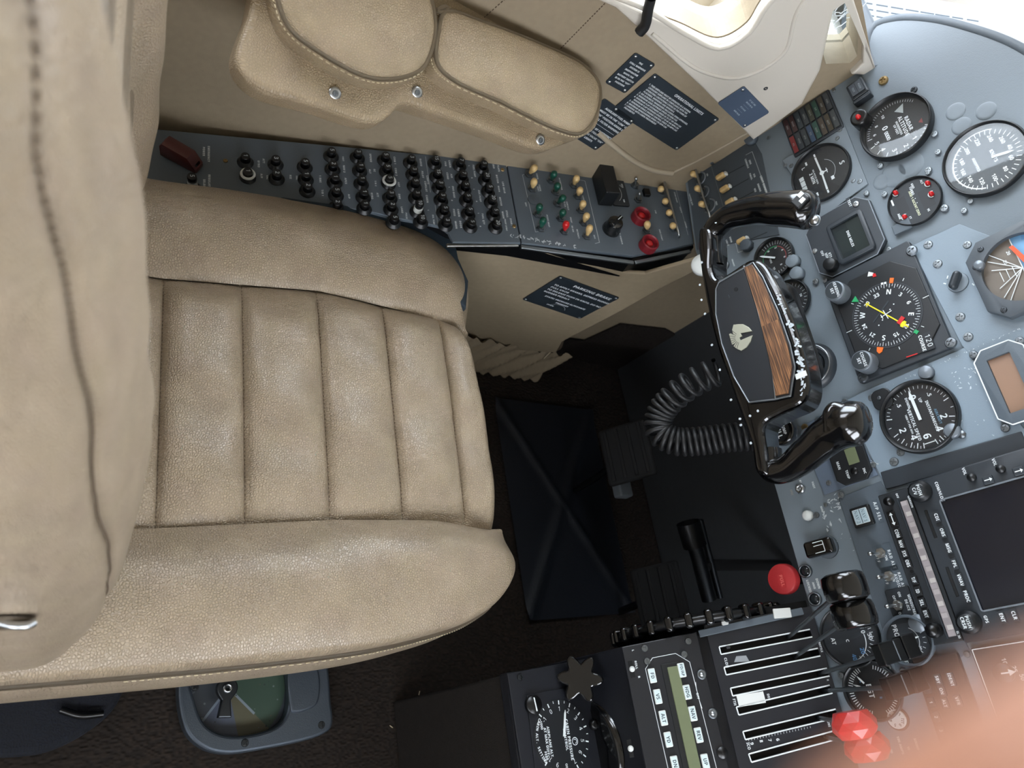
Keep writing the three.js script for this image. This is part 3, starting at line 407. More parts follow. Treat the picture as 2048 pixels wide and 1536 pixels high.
  part('hole_plug', latheZ([[0, 0], [.0085, 0], [.0082, .001], [0, .0014]], 24), M.panelDark, con, -.0205,.2925, 0);
  const rk = part('rotary_knob', merge(latheZ([[0, 0], [.0135, 0], [.013, .004], [.0115, .006], [.011, .016], [.0095, .0185], [0, .019]], 28), rbox(.006, .024, .006, .0015, 2).translate(0, 0, .019)), M.gloss, con, .0206,.4016, 0, .7); part('pointer', rbox(.001, .009, .0006, .0002, 1), M.ink, rk, 0, .006, .0222);
  const gb = part('indicator_box', rbox(.05, .022, .03, .002, 2).translate(0, 0, .015), M.bezel, con, -.0442,.401, 0); part('indicator_face', ext(rect(.046, .026, .002), .003, .0005), [printed(.046, .026, 8, '#2a3035', (K) => { K.arc(0, -16, 20, .75, 2.4, .5); K.ticks(18.6, 21.5, .75, 2.4, 10, .4).text('OFF', -13, 8, 3).text('100', 14, 5, 2.6); K.line(-14, 4, -9, 9, .6); }, { roughness: .3 }), M.bezel], gb, .001, .026, .0);
  part('rocker_switch', rbox(.012, .01, .006, .001, 1).translate(0, 0, .003), M.black, con, -.0472,.4731, 0);
  const rc = cut(latheZ([[0, 0], [.0132, 0], [.0128, .012], [.0112, .0135], [.0098, .0118], [.009, .006], [0, .006]], 36)); for (const [u, v] of pairs(-.0012,.4511, .0464,.4521)) { const c = part('starter_button', rc, M.redCap, con, u, v, 0); part('push_cap', latheZ([[0, .005], [.0056, .005], [.0054, .0088], [.003, .0098], [0, .0099]], 24), M.red, c); }
  part('guard_bar', tube([[-.0747,.5103], [-.0642,.502], [-.0104,.5009], [.0316,.5014], [.026,.5097]].map((p, i) => [p[0], p[1], [0, .012, .014, .012, 0][i]]), .0018, 40, 8), M.steel, con);
  // polished edge trim and the dark band under it
  const trim = (pts, nm, mat, w, d, h) => { for (let i = 1; i < pts.length; i++) part(nm, strip([pts[i - 1], pts[i]], w, d), mat, con, 0, 0, h); };
  trim(pairs(.0596,.1608, .0534,.2598), 'edge_trim', M.steel, .005, .004, -.006); trim(pairs(.0556,.2623, .0721,.4267), 'edge_trim', M.dullSteel, .006, .004, -.006); trim(pairs(.072,.4283, .0474,.5244), 'edge_trim', M.dullSteel, .006, .004, -.006);
  // worn paint along the edge
  const ch = []; for (let i = 0; i < 46; i++) { const t = Math.pow(rnd(), 1.2), p = [.0412,.2471], q = [.0528,.3401]; ch.push(ext(shape([[0, 0], [.003 * rnd() + .0012, .0003], [.003 * rnd() + .001, .0016 * rnd() + .0006], [-.0006, .001]]), .0002, 0).rotateZ(rnd() * 6.28).translate(lerp(p[0], q[0], t) + (rnd() - .5) * .003, lerp(p[1], q[1], t), 0)); } const chm = part('chipped_paint', merge(ch), M.chip, con, 0, 0, .0001); chm.userData.kind = 'stuff';
}

// ---------------------------------------------------------------- instrument panel
const toggleNut = merge(cylZ(.0058, .0018, 6), cylZ(.0038, .005, 14)), toggleBat = latheZ([[0, 0], [.0013, 0], [.0019, .011], [.0026, .0145], [.0018, .017], [0, .0174]], 12);
function addToggle(parent, u, v, h = 0, tilt = .35) { const t = part('toggle_switch', toggleNut, M.steel, parent, u, v, h); const b = part('bat', toggleBat, M.steel, t, 0, 0, .003); b.rotation.x = tilt; return t; }
{
  const P = thing('instrument_panel', 'blue-grey metal instrument panel with its rounded eyebrow', 'panel', 'pan', 0, 0, 0);
  const outline = pairs(-.4592,-.185, -.3378,-.2011, .0, -.187, .36, -.19, .5, -.19, .5, .27, -.2, .262, -.3395,.2315, -.3768,.2135, -.4139,.1922, -.4505,.1655, -.4764,.1383, -.4867,.1166, -.4793,.1024, -.4588,.0966, -.4321,.0964, -.4801,.0471, -.4614,.0051, -.4541,-.0361, -.4589,-.0722);
  const W = 1.0, H = .5, txt = [];
  for (const [s, u, v, z, o] of [
    ['LIGHT DIMMING', -.3687,-.0779, 3.2], ['SIDE', -.4134,-.0857, 2.8], ['CONSOLE', -.4145,-.0909, 2.8], ['STA', -.3907,-.0865, 2.8], ['PANEL', -.3924,-.0915, 2.8], ['ENGINE', -.3696,-.0854, 2.8], ['VDI', -.3696,-.0916, 2.8], ['BRKR', -.3611,-.1029, 2.8], ['MASTER OFF', -.4155,-.1852, 2.8], ['ON', -.4361,-.1492, 2.4], ['MAG', -.3855,-.1491, 2.4], ['DOOR', -.3214,-.1456, 2.6], ['LIGHT', -.3201,-.1516, 2.6], ['CIR', -.3645,-.1339, 2.4], ['HEADSET', -.2882,-.1518, 2.2], ['OFF', -.4508,-.1242, 2.4], ['ON', -.4492,-.1095, 2.4],
    ['FILL', -.0335,-.133, 3], ['FAV', -.032,-.1396, 3], ['FAST', .0333,-.1398, 3], ['TO', .0155,-.1405, 2.6], ['RT', .0244,-.154, 2.6], ['SPEC', .0337,-.1684, 2.6, { color: '#9a9488' }], ['MAP LT', .0662,-.1385, 3], ['DOWN', .1432,-.1699, 3.1], ['AND', .1442,-.1759, 3], ['LOCKED', .1436,-.1814, 3.1],
    ['105 AMPS', .318,-.1352, 3], ['20', .3229,-.1465, 3], ['15', .3214,-.1281, 2.6], ['SOUND', .3184,-.1187, 2.6],
  ]) txt.push([s, u, v, z, o]);
  const face = part('panel_face', ext(shape(outline), .012, .0015), [printed(W, H, 2.048, '#727d86', (K) => {
    txt.forEach(([s, u, v, z, o]) => K.text(s, u * 1000, v * 1000, z, o));
    const mm = (...a) => pairs(...a).map(([x, y]) => [x * 1000, y * 1000]);
    K.poly(mm(-.4276,-.0884, -.4264,-.0784, -.3478,-.0777), INK, .5); K.poly(mm(-.3707,-.1304, -.446,-.1401), '#8d979d', .5); K.poly(mm(-.3231,-.1402, -.2984,-.1414, -.295,-.1275), INK, .5);
    for (const q of [mm(-.4178,-.1242, -.4142,-.0942), mm(-.3937,-.1274, -.3914,-.0949), mm(-.3716,-.1252, -.3688,-.0942), mm(-.306,-.1201, -.3024,-.0945)]) K.poly(q, '#23292e', 1.1);
  }, { more: { bumpMap: paintBump, bumpScale: .00005 } }), M.panel], P, 0, 0, -.012);
  // raised sub-plates
  const sub = (pts, mat = M.panel, d = .0025) => part('sub_panel', ext(shape(pts), d, .0006), mat, P);
  const bluePlate = phys(0x7c8b97, .46, { bumpMap: paintBump, bumpScale: .00005, roughnessMap: wearRough });
  sub(pairs(-.3863,-.0444, -.3819,.0414, -.2896,.0402, -.279,-.0268));
  sub(pairs(-.1893,.0692, -.1875,.1095, .0, .245, .02, .245, .115, .2, .115, .11, -.0576,.0647, -.1896,.0563), bluePlate);
  sub(pairs(-.048,-.0718, -.0503,-.0477, -.0545,.0662, .115, .1, .115, .045, .0507,.0824, .0499,-.0612), bluePlate);
  sub(pairs(-.0374,-.1365, -.0468,-.0735, .0456,-.0637, .0488,-.1296), phys(0x626f80, .45, {}), .0018);
  sub(pairs(.0569,-.1148, .0528,-.0633, .24, -.036, .27, -.12, .2577,-.114, .1526,-.1146), M.panelDark, .0015);
  part('rubber_strip', strip(pairs(.0538,-.0602, .058,.0833), .02, .004), M.bezelGrey, P);
  // lower left dimmer plate, dark
  sub(pairs(-.456,-.1804, -.336,-.1981, -.2895,-.08, -.3275,-.0767, -.4147,-.0672, -.4546,-.0736), printed(W, H, 2.048, '#454e56', (K) => { txt.forEach(([s, u, v, z, o]) => K.text(s, u * 1000, v * 1000, z, o)); const mm = (...a) => pairs(...a).map(([x, y]) => [x * 1000, y * 1000]); K.poly(mm(-.4276,-.0884, -.4264,-.0784, -.3478,-.0777), INK, .5); K.poly(mm(-.446,-.1401, -.3609,-.1416), '#8d979d', .4); for (const q of [mm(-.4178,-.1242, -.4142,-.0942), mm(-.3937,-.1274, -.3914,-.0949), mm(-.3716,-.1252, -.3688,-.0942), mm(-.306,-.1201, -.3024,-.0945)]) K.poly(q, '#1b2024', 1.2); }, { roughness: .5 }), .0012);
  for (const [u, v] of pairs(-.4419,-.1676, -.4163,-.1682, -.3896,-.1692)) { const t = part('master_switch', toggleNut, M.dullSteel, P, u, v + .004, .001); part('bat', latheZ([[0, 0], [.0022, 0], [.004, .008], [.0046, .013], [.003, .016], [0, .0165]], 14), M.cream, t, 0, 0, .001); }
  for (const [u, v] of pairs(-.4172,-.1296, -.3953,-.1296, -.3718,-.1278, -.3079,-.1291)) { const s = part('dimmer_slider', rbox(.0075, .014, .009, .003, 3).translate(0, 0, .005), M.cream, P, u, v, .001); part('slider_tip', rbox(.006, .004, .007, .002, 2), M.white, s, 0, .008, .004); }
  part('guard_bar', tube([[...[-.4609,-.1664], 0], [...[-.4506,-.1594], .012], [...[-.4065,-.1596], .013], [...[-.3649,-.1599], .011], [...[-.3686,-.1644], 0]], .0016, 40, 8), M.steel, P);
  for (const [u, v, r] of [[-.4371,-.1611, .009], [-.413,-.1613, .008], [-.3877,-.1603, .01]]) part('rheostat_ring', new THREE.TorusGeometry(r, .0012, 8, 28, 3.6), M.silverKnob, P, u, v, .003, -.9);
  for (const [u, v] of pairs(-.4539,-.136, -.4435,-.073)) part('blue_knob', latheZ([[0, 0], [.009, 0], [.0088, .006], [.0078, .009], [0, .0095]], 24), M.panelDark, P, u, v, .001);
  part('dimmer_knob', latheZ([[0, 0], [.009, 0], [.0085, .007], [.0075, .009], [0, .0095]], 8), M.panelDark, P, -.2987,-.125, .001);
  part('headset_jack', latheZ([[0, .001], [.003, .001], [.003, .004], [.006, .004], [.0064, .002], [.0064, 0]], 24), M.dullSteel, P, -.2903,-.164, 0);
  // screws
  for (const [u, v, s] of [[-.3784,.0342, 1.25], [-.3695,.0278, 1.1], [-.2983,.0331, 1.3], [-.3036,.0265, 1.1], [-.3712,-.036, 1.2], [-.3769,-.0429, 1], [-.303,.1241, 1.5], [-.3028,.0603, 1.4], [-.2654,.1038, 1.5], [-.2629,.1023, 1], [-.28,.1197, 1.3], [-.2715,.1255, 1.1], [-.2059,.1279, 1.2], [-.1991,.1186, 1.3], [-.2128,.1026, 1.7], [-.2791,.0347, 1.3], [-.2658,.0524, 1.4], [-.1985,.0343, 1.2], [-.1812,.0736, 1.9], [-.1606,.1081, 1.7], [-.1552,.0747, 1.9], [-.0878,.0742, 1.9], [-.0637,.0736, 1.9], [-.0807,.1074, 1.7], [-.1998,-.0452, 1.3], [-.2045,-.0564, 1.5], [-.0399,-.0411, 1.6], [.0298,-.0321, 1.7], [.0375,-.0421, 1.9], [.0334,-.0647, 1.3], [.0371,-.12, 1.2], [.0547,-.1103, 1.5], [.0602,-.1321, 1], [-.0472,-.0715, 1.4], [.2268,-.1745, 1.3], [.2433,-.1742, 1.4], [.243,-.1218, 1.9], [.2492,-.1067, 1.5], [.2106,-.1088, 1.2], [.2421,-.04, 1.2], [-.43,-.0515, 1], [-.4352,.0452, 1]]) screw(P, u, v, .002, M.screw, s * .85);
  screw(P, -.4064,.0995, .0, M.brass, 1.9); screw(P, -.3713,.1243, 0, M.darkSteel, 1.3); screw(P, -.0358,-.1269, .002, M.brass, 1.4); screw(P, -.0367,-.1088, .002, M.dullSteel, 1.5);
  // round hole plugs
  for (const [u, v, r] of [[-.2838,.0713, .0165], [-.2848,.0877, .0165], [-.284,.055, .0105], [-.3163,.1517, .0105], [-.2958,.1507, .0105], [-.2969,.1771, .0105]]) part('hole_plug', latheZ([[0, .0012], [r * .7, .0012], [r * .92, .0008], [r, 0]], 32), M.panel, P, u, v, 0);
  for (const [u, v, s] of [[-.0431,.023, .72], [-.0251,-.1245, .7]]) part('dust_cap', latheZ([[0, 0], [.011 * s, 0], [.0108 * s, .006], [.009 * s, .008], [0, .0085]], 28), M.silverKnob, P, u, v, .002);
  part('lock_screw', latheZ([[0, 0], [.0044, 0], [.0044, .003], [0, .0035]], 6), M.dullSteel, P, .0326,.0318, .0025); part('clamp_cap', latheZ([[0, 0], [.0082, 0], [.008, .006], [.0065, .0075], [0, .008]], 28), M.silverKnob, P, .0266,.0257, .003);
  // switches and lamps of the lower sub-panel
  const SP = .0016;
  addToggle(P, .1277,-.0888, SP); addToggle(P, .1531,-.0882, SP); addToggle(P, .184,-.0886, .004);
  const decal = (s, u, v, w, h, draw, nm = 'lettering', bg = '#4d5861') => part(nm, ext(rect(w, h), .0004, 0), [printed(w, h, 6, bg, draw, { roughness: .55 }), M.panelDark], P, u, v, s);
  decal(SP, .1338,-.0864, .030, .02, (K) => K.text('RAD ALT', 3, 6.5, 3.6, { spacing: .5 }).text('ON', 0, 1.5, 3.2).text('O F F', -1.5, -7.5, 3.1)); decal(SP, .158,-.0855, .030, .02, (K) => K.text('RAD ALT', 3, 8, 3.4, { spacing: .4 }).text('AUDIO', 2, 4, 3.4, { spacing: .4 }).text('ON', -1, 0, 3).text('O F F', -1.5, -7.5, 3.1));
  decal(SP, .0835,-.0769, .026, .0055, (K) => K.text('A/P SEL', 0, 0, 4, { spacing: .5 }));
  const wd = part('deice_plate', ext(rect(.036, .026, .002), .0025, .0005), [printed(.036, .026, 8, '#22282e', (K) => K.text('WINDSCREEN', 3, 10, 3, {}).text('DE-ICE', 1, 5.5, 3).text('ON', -11, 1, 3).text('OFF', -8, -5.5, 3).text('ON', 9, -5, 3), {}), M.bezel], P, .1847,-.085, SP);
  const sel = part('selector_button', rbox(.023, .023, .006, .002, 2).translate(0, 0, .003), M.bezel, P, .0848,-.0942, SP); part('legend', ext(rect(.0165, .0165, .001), .0012, .0003), [printed(.0165, .0165, 12, '#a9bcc4', (K) => { K.line(-8, 0, 8, 0, .8, '#39434a'); K.text('NAV 1', 0, 4, 4, { color: '#4d5c66', bold: false, font: 'serif' }).text('NAV 2', 0, -4, 4, { color: '#4d5c66', bold: false, font: 'serif' }); }, { roughness: .3 }), M.white], sel, 0, 0, .006);
  part('push_button', latheZ([[0, 0], [.0062, 0], [.006, .006], [.004, .0075], [0, .008]], 24), M.white, P, .0663,-.156, 0); screw(P, .068,-.1468, 0, M.dullSteel, 1.2);
  for (const [u, v] of pairs(.0333,-.1556, .0159,-.1566)) part('phone_jack', latheZ([[0, .001], [.0026, .001], [.0026, .005], [.005, .005], [.0062, .003], [.0064, 0]], 6), M.steel, P, u, v, 0);
  const hd = part('selector_handle', rbox(.019, .034, .013, .004, 3).translate(0, 0, .011), M.gloss, P, .1063,-.1501, 0); part('handle_mark', merge(strip([[-.006, .008], [.006, .008]], .0008, .0006), strip([[-.006, -.004], [-.006, .008]], .0008, .0006), strip([[.006, -.004], [.006, .008]], .0008, .0006), strip([[-.002, -.004], [-.002, .008]], .0008, .0006)), M.ink, hd, 0, 0, .0173); part('handle_base', latheZ([[0, 0], [.0135, 0], [.013, .003], [0, .0045]], 28), M.panelDark, hd, 0, .004, -.0);
  for (const [u, v] of pairs(.1264,-.1796, .1592,-.1783)) { const l = part('gear_light', latheZ([[.008, 0], [.008, .003], [.0066, .0045], [.006, .003], [.006, .001]], 28), M.dullSteel, P, u, v, 0); part('lens', latheZ([[0, .0035], [.004, .003], [.006, .001]], 24), M.lcdDark, l); }
  // worn paint
  const ch = []; const chip = (u, v, s) => ch.push(ext(shape([[0, 0], [s * (.6 + rnd()), s * .2], [s * rnd(), s * (.3 + .6 * rnd())], [-s * .4, s * .3]]), .00025, 0).rotateZ(rnd() * 6.28).translate(u, v, 0));
  for (const [u, v, r, n, s] of [[-.0234,.0573, .012, 22, .0016], [-.0681,.0449, .006, 4, .001], [.0268,.0464, .02, 10, .001], [.0597,-.1195, .008, 16, .003], [.078,-.133, .012, 12, .003], [.0347,-.0698, .01, 9, .003], [.1094,-.1252, .012, 6, .001]]) for (let i = 0; i < n; i++) chip(u + (rnd() - .5) * 2 * r, v + (rnd() - .5) * 2 * r, s * (.4 + rnd()));
  const ed = (p, q, n, s) => { for (let i = 0; i < n; i++) { const t = rnd(); chip(lerp(p[0], q[0], t), lerp(p[1], q[1], t) + (rnd() - .5) * .001, s * (.3 + rnd())); } }; ed([-.0443,-.0426], [-.0516,.1191], 40, .0012); ed([.0489,-.0608], [.0501,.0808], 30, .001);
  const chm = part('chipped_paint', merge(ch), M.chip, P, 0, 0, .0026); chm.userData.kind = 'stuff';
  // glareshield: hood running forward from the eyebrow, its padded lip and the deck
  const G = thing('glareshield', 'grey glareshield hood and deck ahead of the instrument panel', 'glareshield', 'pan', 0, 0, 0);
  const arc = smoothPts(pairs(-.4321,.0964, -.4688,.0988, -.4863,.1152, -.4764,.1383, -.4505,.1655, -.4139,.1922, -.3395,.2315, -.2, .262, .5, .27), 80, false);
  part('hood', grid(80, 12, (s, t) => { const [x, y] = arc[Math.round(s * 80)]; return [x + .004 * t, y - .09 * t * t, -.004 - .34 * t, s, t * .3]; }), M.panelDark, G);
  part('deck', rbox(.62, .02, 1.9, .004, 1).rotateY(PI / 2).rotateX(-.14), M.panelDark, G).position.set(.05, .06, -.33);
  part('lip', tube(arc.filter((_, i) => i % 2 === 0).map(([x, y]) => [x, y, -.004]), .006, 120, 8), M.panelDark, G);
}

// gauges: bezel ring, printed dial, needle, glass
function gauge(name, label, u, v, R, bg, draw, o = {}) {
  const g = thing(name, label, 'gauge', 'pan', u, v, o.h ?? .003), bw = o.rim ?? .12, ri = R * (1 - bw), d = o.depth ?? .007;
  part('bezel', latheZ([[R, 0], [R, d * .7], [R * (1 - bw * .25), d], [R * (1 - bw * .6), d * .97], [ri, d * .55], [ri, .0008]], 56), o.bezel ?? M.bezel, g);
  part('dial', circ(ri + .0005, 56), printed(2 * R, 2 * R, Math.min(8, 560 / (2000 * R)), bg, draw, { roughness: .5 }), g, 0, 0, .001);
  for (const [a, L, w, c, back] of o.needles ?? []) part('needle', ext(shape([[-back, -w / 2], [L * .8, -w / 2], [L, 0], [L * .8, w / 2], [-back, w / 2]]), .0006, 0), c ?? M.ink, g, 0, 0, .003, a);
  if (o.glass !== false) part('glass', circ(ri, 40), M.glass, g, 0, 0, d * .6);
  return g;
}
const TAU = PI * 2, deg = (d) => (d * PI) / 180, pol = (r, a) => [r * Math.cos(a), r * Math.sin(a)];
// radar altimeter
{
  const g = gauge('radar_altimeter', 'round RADAR ALTITUDE gauge under the eyebrow, beside a black test knob', -.3351,.0929, .0408, '#15191d', (K) => {
    K.ticks(31, 35, deg(60), deg(-20), 10, .8).ticks(29.5, 35, deg(-20), deg(-100), 4, .9).ticks(32, 35, deg(-100), deg(-230), 26, .5);
    K.text('RADAR', 2, 13, 5).text('ALTITUDE', 2, 7, 5).text('HUNDREDS', 1, 1.5, 3).text('OF FEET', 1, -2, 3).text('0', -9, -12, 7).text('0000', 2, -12.5, 5, { spacing: -.4 });
    for (const [s, a, r] of [['1', 28, 27], ['2', 3, 27], ['3', -25, 27], ['4', -55, 27], ['5', -82, 26], ['6', -108, 26], ['8', -132, 26], ['10', -160, 26]]) K.text(s, ...pol(r, deg(a)), a > -90 ? 5.6 : 4);
    K.poly([[-26, 16], [-14, 12], [-22, 4]], '#aab4b6').poly([[5, 27], [12, 26], [8, 22]], '#7a2d2d');
  }, { depth: .011, rim: .09, needles: [] });
  const kn = thing('test_knob', 'black press-to-test knob with red lamp beside the radar altimeter', 'knob', 'pan', -.3667,.063, .001); part('body', latheZ([[0, 0], [.0105, 0], [.0105, .018], [.0095, .021], [.007, .0205], [0, .0195]], 28), M.black, kn); part('red_lamp', latheZ([[0, .0245], [.0022, .0238], [.003, .0205], [.003, .019]], 18), M.red, kn);
  const sb = thing('warning_button', 'square grey lit-legend button above the annunciator tiles', 'button', 'pan', -.4098,.072, .001, .05); part('housing', rboxUp(.024, .021, .012, .002, 2), M.bezelGrey, sb); part('legend', ext(rect(.017, .016, .001), .0015, .0003), [printed(.017, .016, 10, '#4a4f56', (K) => { K.line(-8, 0, 8, 0, .6, '#22262a'); K.text('PUSH', 0, 4, 2.6, { color: '#8d969c' }).text('TEST', 0, -4, 2.6, { color: '#8d969c' }); }, { roughness: .3 }), M.bezel], sb, 0, 0, .012); part('flange', rboxUp(.004, .022, .013, .0015, 1), M.bezelGrey, sb, .0155, 0, 0);
}
// annunciator: two columns of coloured legend tiles
{
  const a = [-.3836,-.029], b = [-.3852,.0412], c = [-.4396,.0378], w = .5 * (Math.hypot(b[0] - c[0], b[1] - c[1]) + .06), cx = (a[0] + c[0]) / 2, cy = (a[1] + c[1]) / 2;
  const u0 = [-.4307,-.0285], u1 = [-.3873,.0386], A = thing('annunciator', 'annunciator block of sixteen dim coloured legend tiles', 'annunciator', 'pan', .5 * (u0[0] + u1[0]), .5 * ([-.3827,-.0279][1] + [-.4392,.0404][1]), .001);
  part('frame', rboxUp(.062, .068, .004, .0015, 2), M.bezelGrey, A);
  const cols = ['#3d2a2c', '#402e2e', '#3a4348', '#3c4245', '#41443a', '#2f4a42', '#45413a', '#3b4044', '#7a3030', '#3b4146', '#3c4347', '#3d5068', '#30514a', '#4b443c', '#474136', '#404548'], words = ['FIRE', 'DOOR', 'INV', 'GEN L', 'GEN R', 'A/P', 'AMP', 'FUEL', 'OIL', 'PITOT', 'HYD', 'ICE', 'GEAR', 'TEST', 'BATT', 'VAC'];
  cols.forEach((c, i) => { const col = i < 8 ? -1 : 1, k = i % 8; const wv = .0066; part('tile', ext(rect(.0265, wv, .0006), .0014, .0003), [printed(.0265, wv, 7, c, (K) => K.text(words[i], 0, 0, 2.4, { color: '#8a8f8f' }), { roughness: .35 }), M.bezel], A, col * .0143, -.0285 + k * .0081, .004); });
}
gauge('turn_coordinator', 'round turn coordinator with white airplane symbol, reading 2 MIN', -.336,-.0044, .0385, '#14181b', (K) => {
  K.rect(-24, -13, 5, 2.4).rect(24, -13, 5, 2.4).rect(-28, 0, 4.5, 2.2).rect(28, 0, 4.5, 2.2); K.poly([[-25, -1.4], [0, -.3], [25, -1.4], [25, 1.2], [0, 1.8], [-25, 1.2]]); K.circle(0, 1, 3).rect(0, 5, 1.6, 7); K.rect(0, 7.5, 7, 1);
  K.text('L', -20, -18, 5).text('R', 20, -18, 5).text('NO PITCH INFO', 0, -7.5, 2.4).text('2 MIN', 0, -12.5, 4.6); K.arc(0, 0, 18, .5, 2.6, .4); K.text('S', 2, 27, 7).rect(0, -25, 20, 6, '#c6ced0').line(-4, -28, -4, -22, .8, '#20252a').line(4, -28, 4, -22, .8, '#20252a').rect(14, 11, 5, 4);
}, { rim: .07, depth: .006 });
gauge('airspeed_indicator', 'large round airspeed indicator at the right picture edge below the eyebrow', -.2413,.1575, .0425, '#39434b', (K) => {
  K.ticks(29, 34, 0, TAU, 40, .8).arc(0, 0, 32.5, deg(-150), deg(-20), 1.5).arc(0, 0, 34.5, deg(150), deg(-160), 1); for (let i = 0; i < 12; i++) { const a = deg(90 - i * 30); K.text(String([40, 60, 80, 100, 120, 140, 160, 180, 200, 220, 240, 260][i]), ...pol(24, a), 4.4); } K.text('KNOTS', 0, 8, 4).text('AIRSPEED', 0, -10, 3.2);
}, { rim: .08, depth: .008, needles: [[deg(75), .027, .0026, M.ink, -.006]] });
{
  const g = gauge('mode_annunciator', 'small round annunciator gauge with three red bulbs between screws', -.2374,.079, .0295, '#1d2329', (K) => { K.text('GND', -19, 4, 2.6).text('TURBO', -14, 1, 2.8).text('ARM 1 ASCENT ZERO', 2, -1.5, 2.8, { color: '#cfd3b0' }); K.rect(4, 12, 24, 13, '#161a1f').rect(-3, -14, 20, 12, '#161a1f'); K.text('HI', 18, 9, 2.6).text('ALT', -18, 14, 2.6).text('FT', 16, -11, 2.6).rect(-12, -22, 8, 2).text('ARM', 8, -21, 2.8).circle(-3, 1.5, .5).circle(3, 1.5, .5); }, { rim: .06, depth: .005, glass: false });
  for (const [u, v] of pairs(-.2583,.0647, -.2491,.0985, -.235,.0974, -.2247,.0635)) { const [gu, gv] = [-.2374,.079]; const b = part('red_bulb', latheZ([[0, .006], [.0018, .0055], [.0026, .003], [.0026, 0]], 16), M.red, g, u - gu, v - gv, .001); part('socket', new THREE.TorusGeometry(.0035, .0006, 6, 20, 4), M.ink, b, 0, 0, .0008, 2.5); }
  part('mount_ear', ext(shape([[-.006, -.02], [.006, -.02], [.007, .0], [-.007, .0]]), .003, .0008), M.panelDark, g, [-.2156,.0545][0] - [-.2374,.079][0], [-.2156,.0545][1] - [-.2374,.079][1] + .012, 0);
}
// DME indicator
{
  const g = thing('dme_indicator', 'grey octagonal DME MILES display box left of the compass indicator', 'display', 'pan', -.2371,-.0051, .001), c = [-.2371,-.0051];
  part('case', ext(octa(.083, .083, .013), .009, .0015), M.bezelGrey, g); part('edge', loopBars(octa(.082, .082, .013).getPoints().map((p) => [p.x, p.y]), .0012, .0008), M.silverKnob, g, 0, 0, .0084);
  const fr = part('display_frame', cut(ext(rect(.056, .045, .005), .006, .0015, 3), rbox(.046, .035, .01, .001, 1).translate(0, 0, .005)), M.bezelGrey, g, .006, .008, .0085); part('window', ext(rect(.0455, .0345), .0008, 0), [printed(.0455, .0345, 10, '#262d30', (K) => { K.rect(0, 8, 44, 16, '#2c3434').rect(0, -9, 30, 12, '#2a3233'); K.text('DME MILES', 1, -1, 3.4); }, { roughness: .15 }), M.bezel], fr, 0, 0, .0015);
  const off = (u, v) => [u - c[0], v - c[1]]; part('print', ext(rect(.02, .014), .0002, 0), [printed(.02, .014, 10, '#2c3238', (K) => K.text('KTS', 3, 4, 3.4).text('MIN', 2, 0, 3.4).text('OFF', -4, -4, 3.4), {}), M.bezel], g, ...off(-.2267,-.0309), .0091); part('print', ext(rect(.016, .005), .0002, 0), [printed(.016, .005, 10, '#2c3238', (K) => K.text('TEST', 0, 0, 3.6), {}), M.bezel], g, ...off(-.274,.0152), .0091);
  part('selector_knob', latheZ([[0, 0], [.0085, 0], [.008, .009], [.007, .011], [0, .0115]], 20), M.bezel, g, ...off(-.2094,-.0288), .009); screw(g, ...off(-.2684,.0216), .009, M.steel, 1.3); screw(g, ...off(-.2386,-.0423), .009, M.steel, 1.1); screw(g, ...off(-.2735,-.0376), .009, M.steel, 1.4);
}
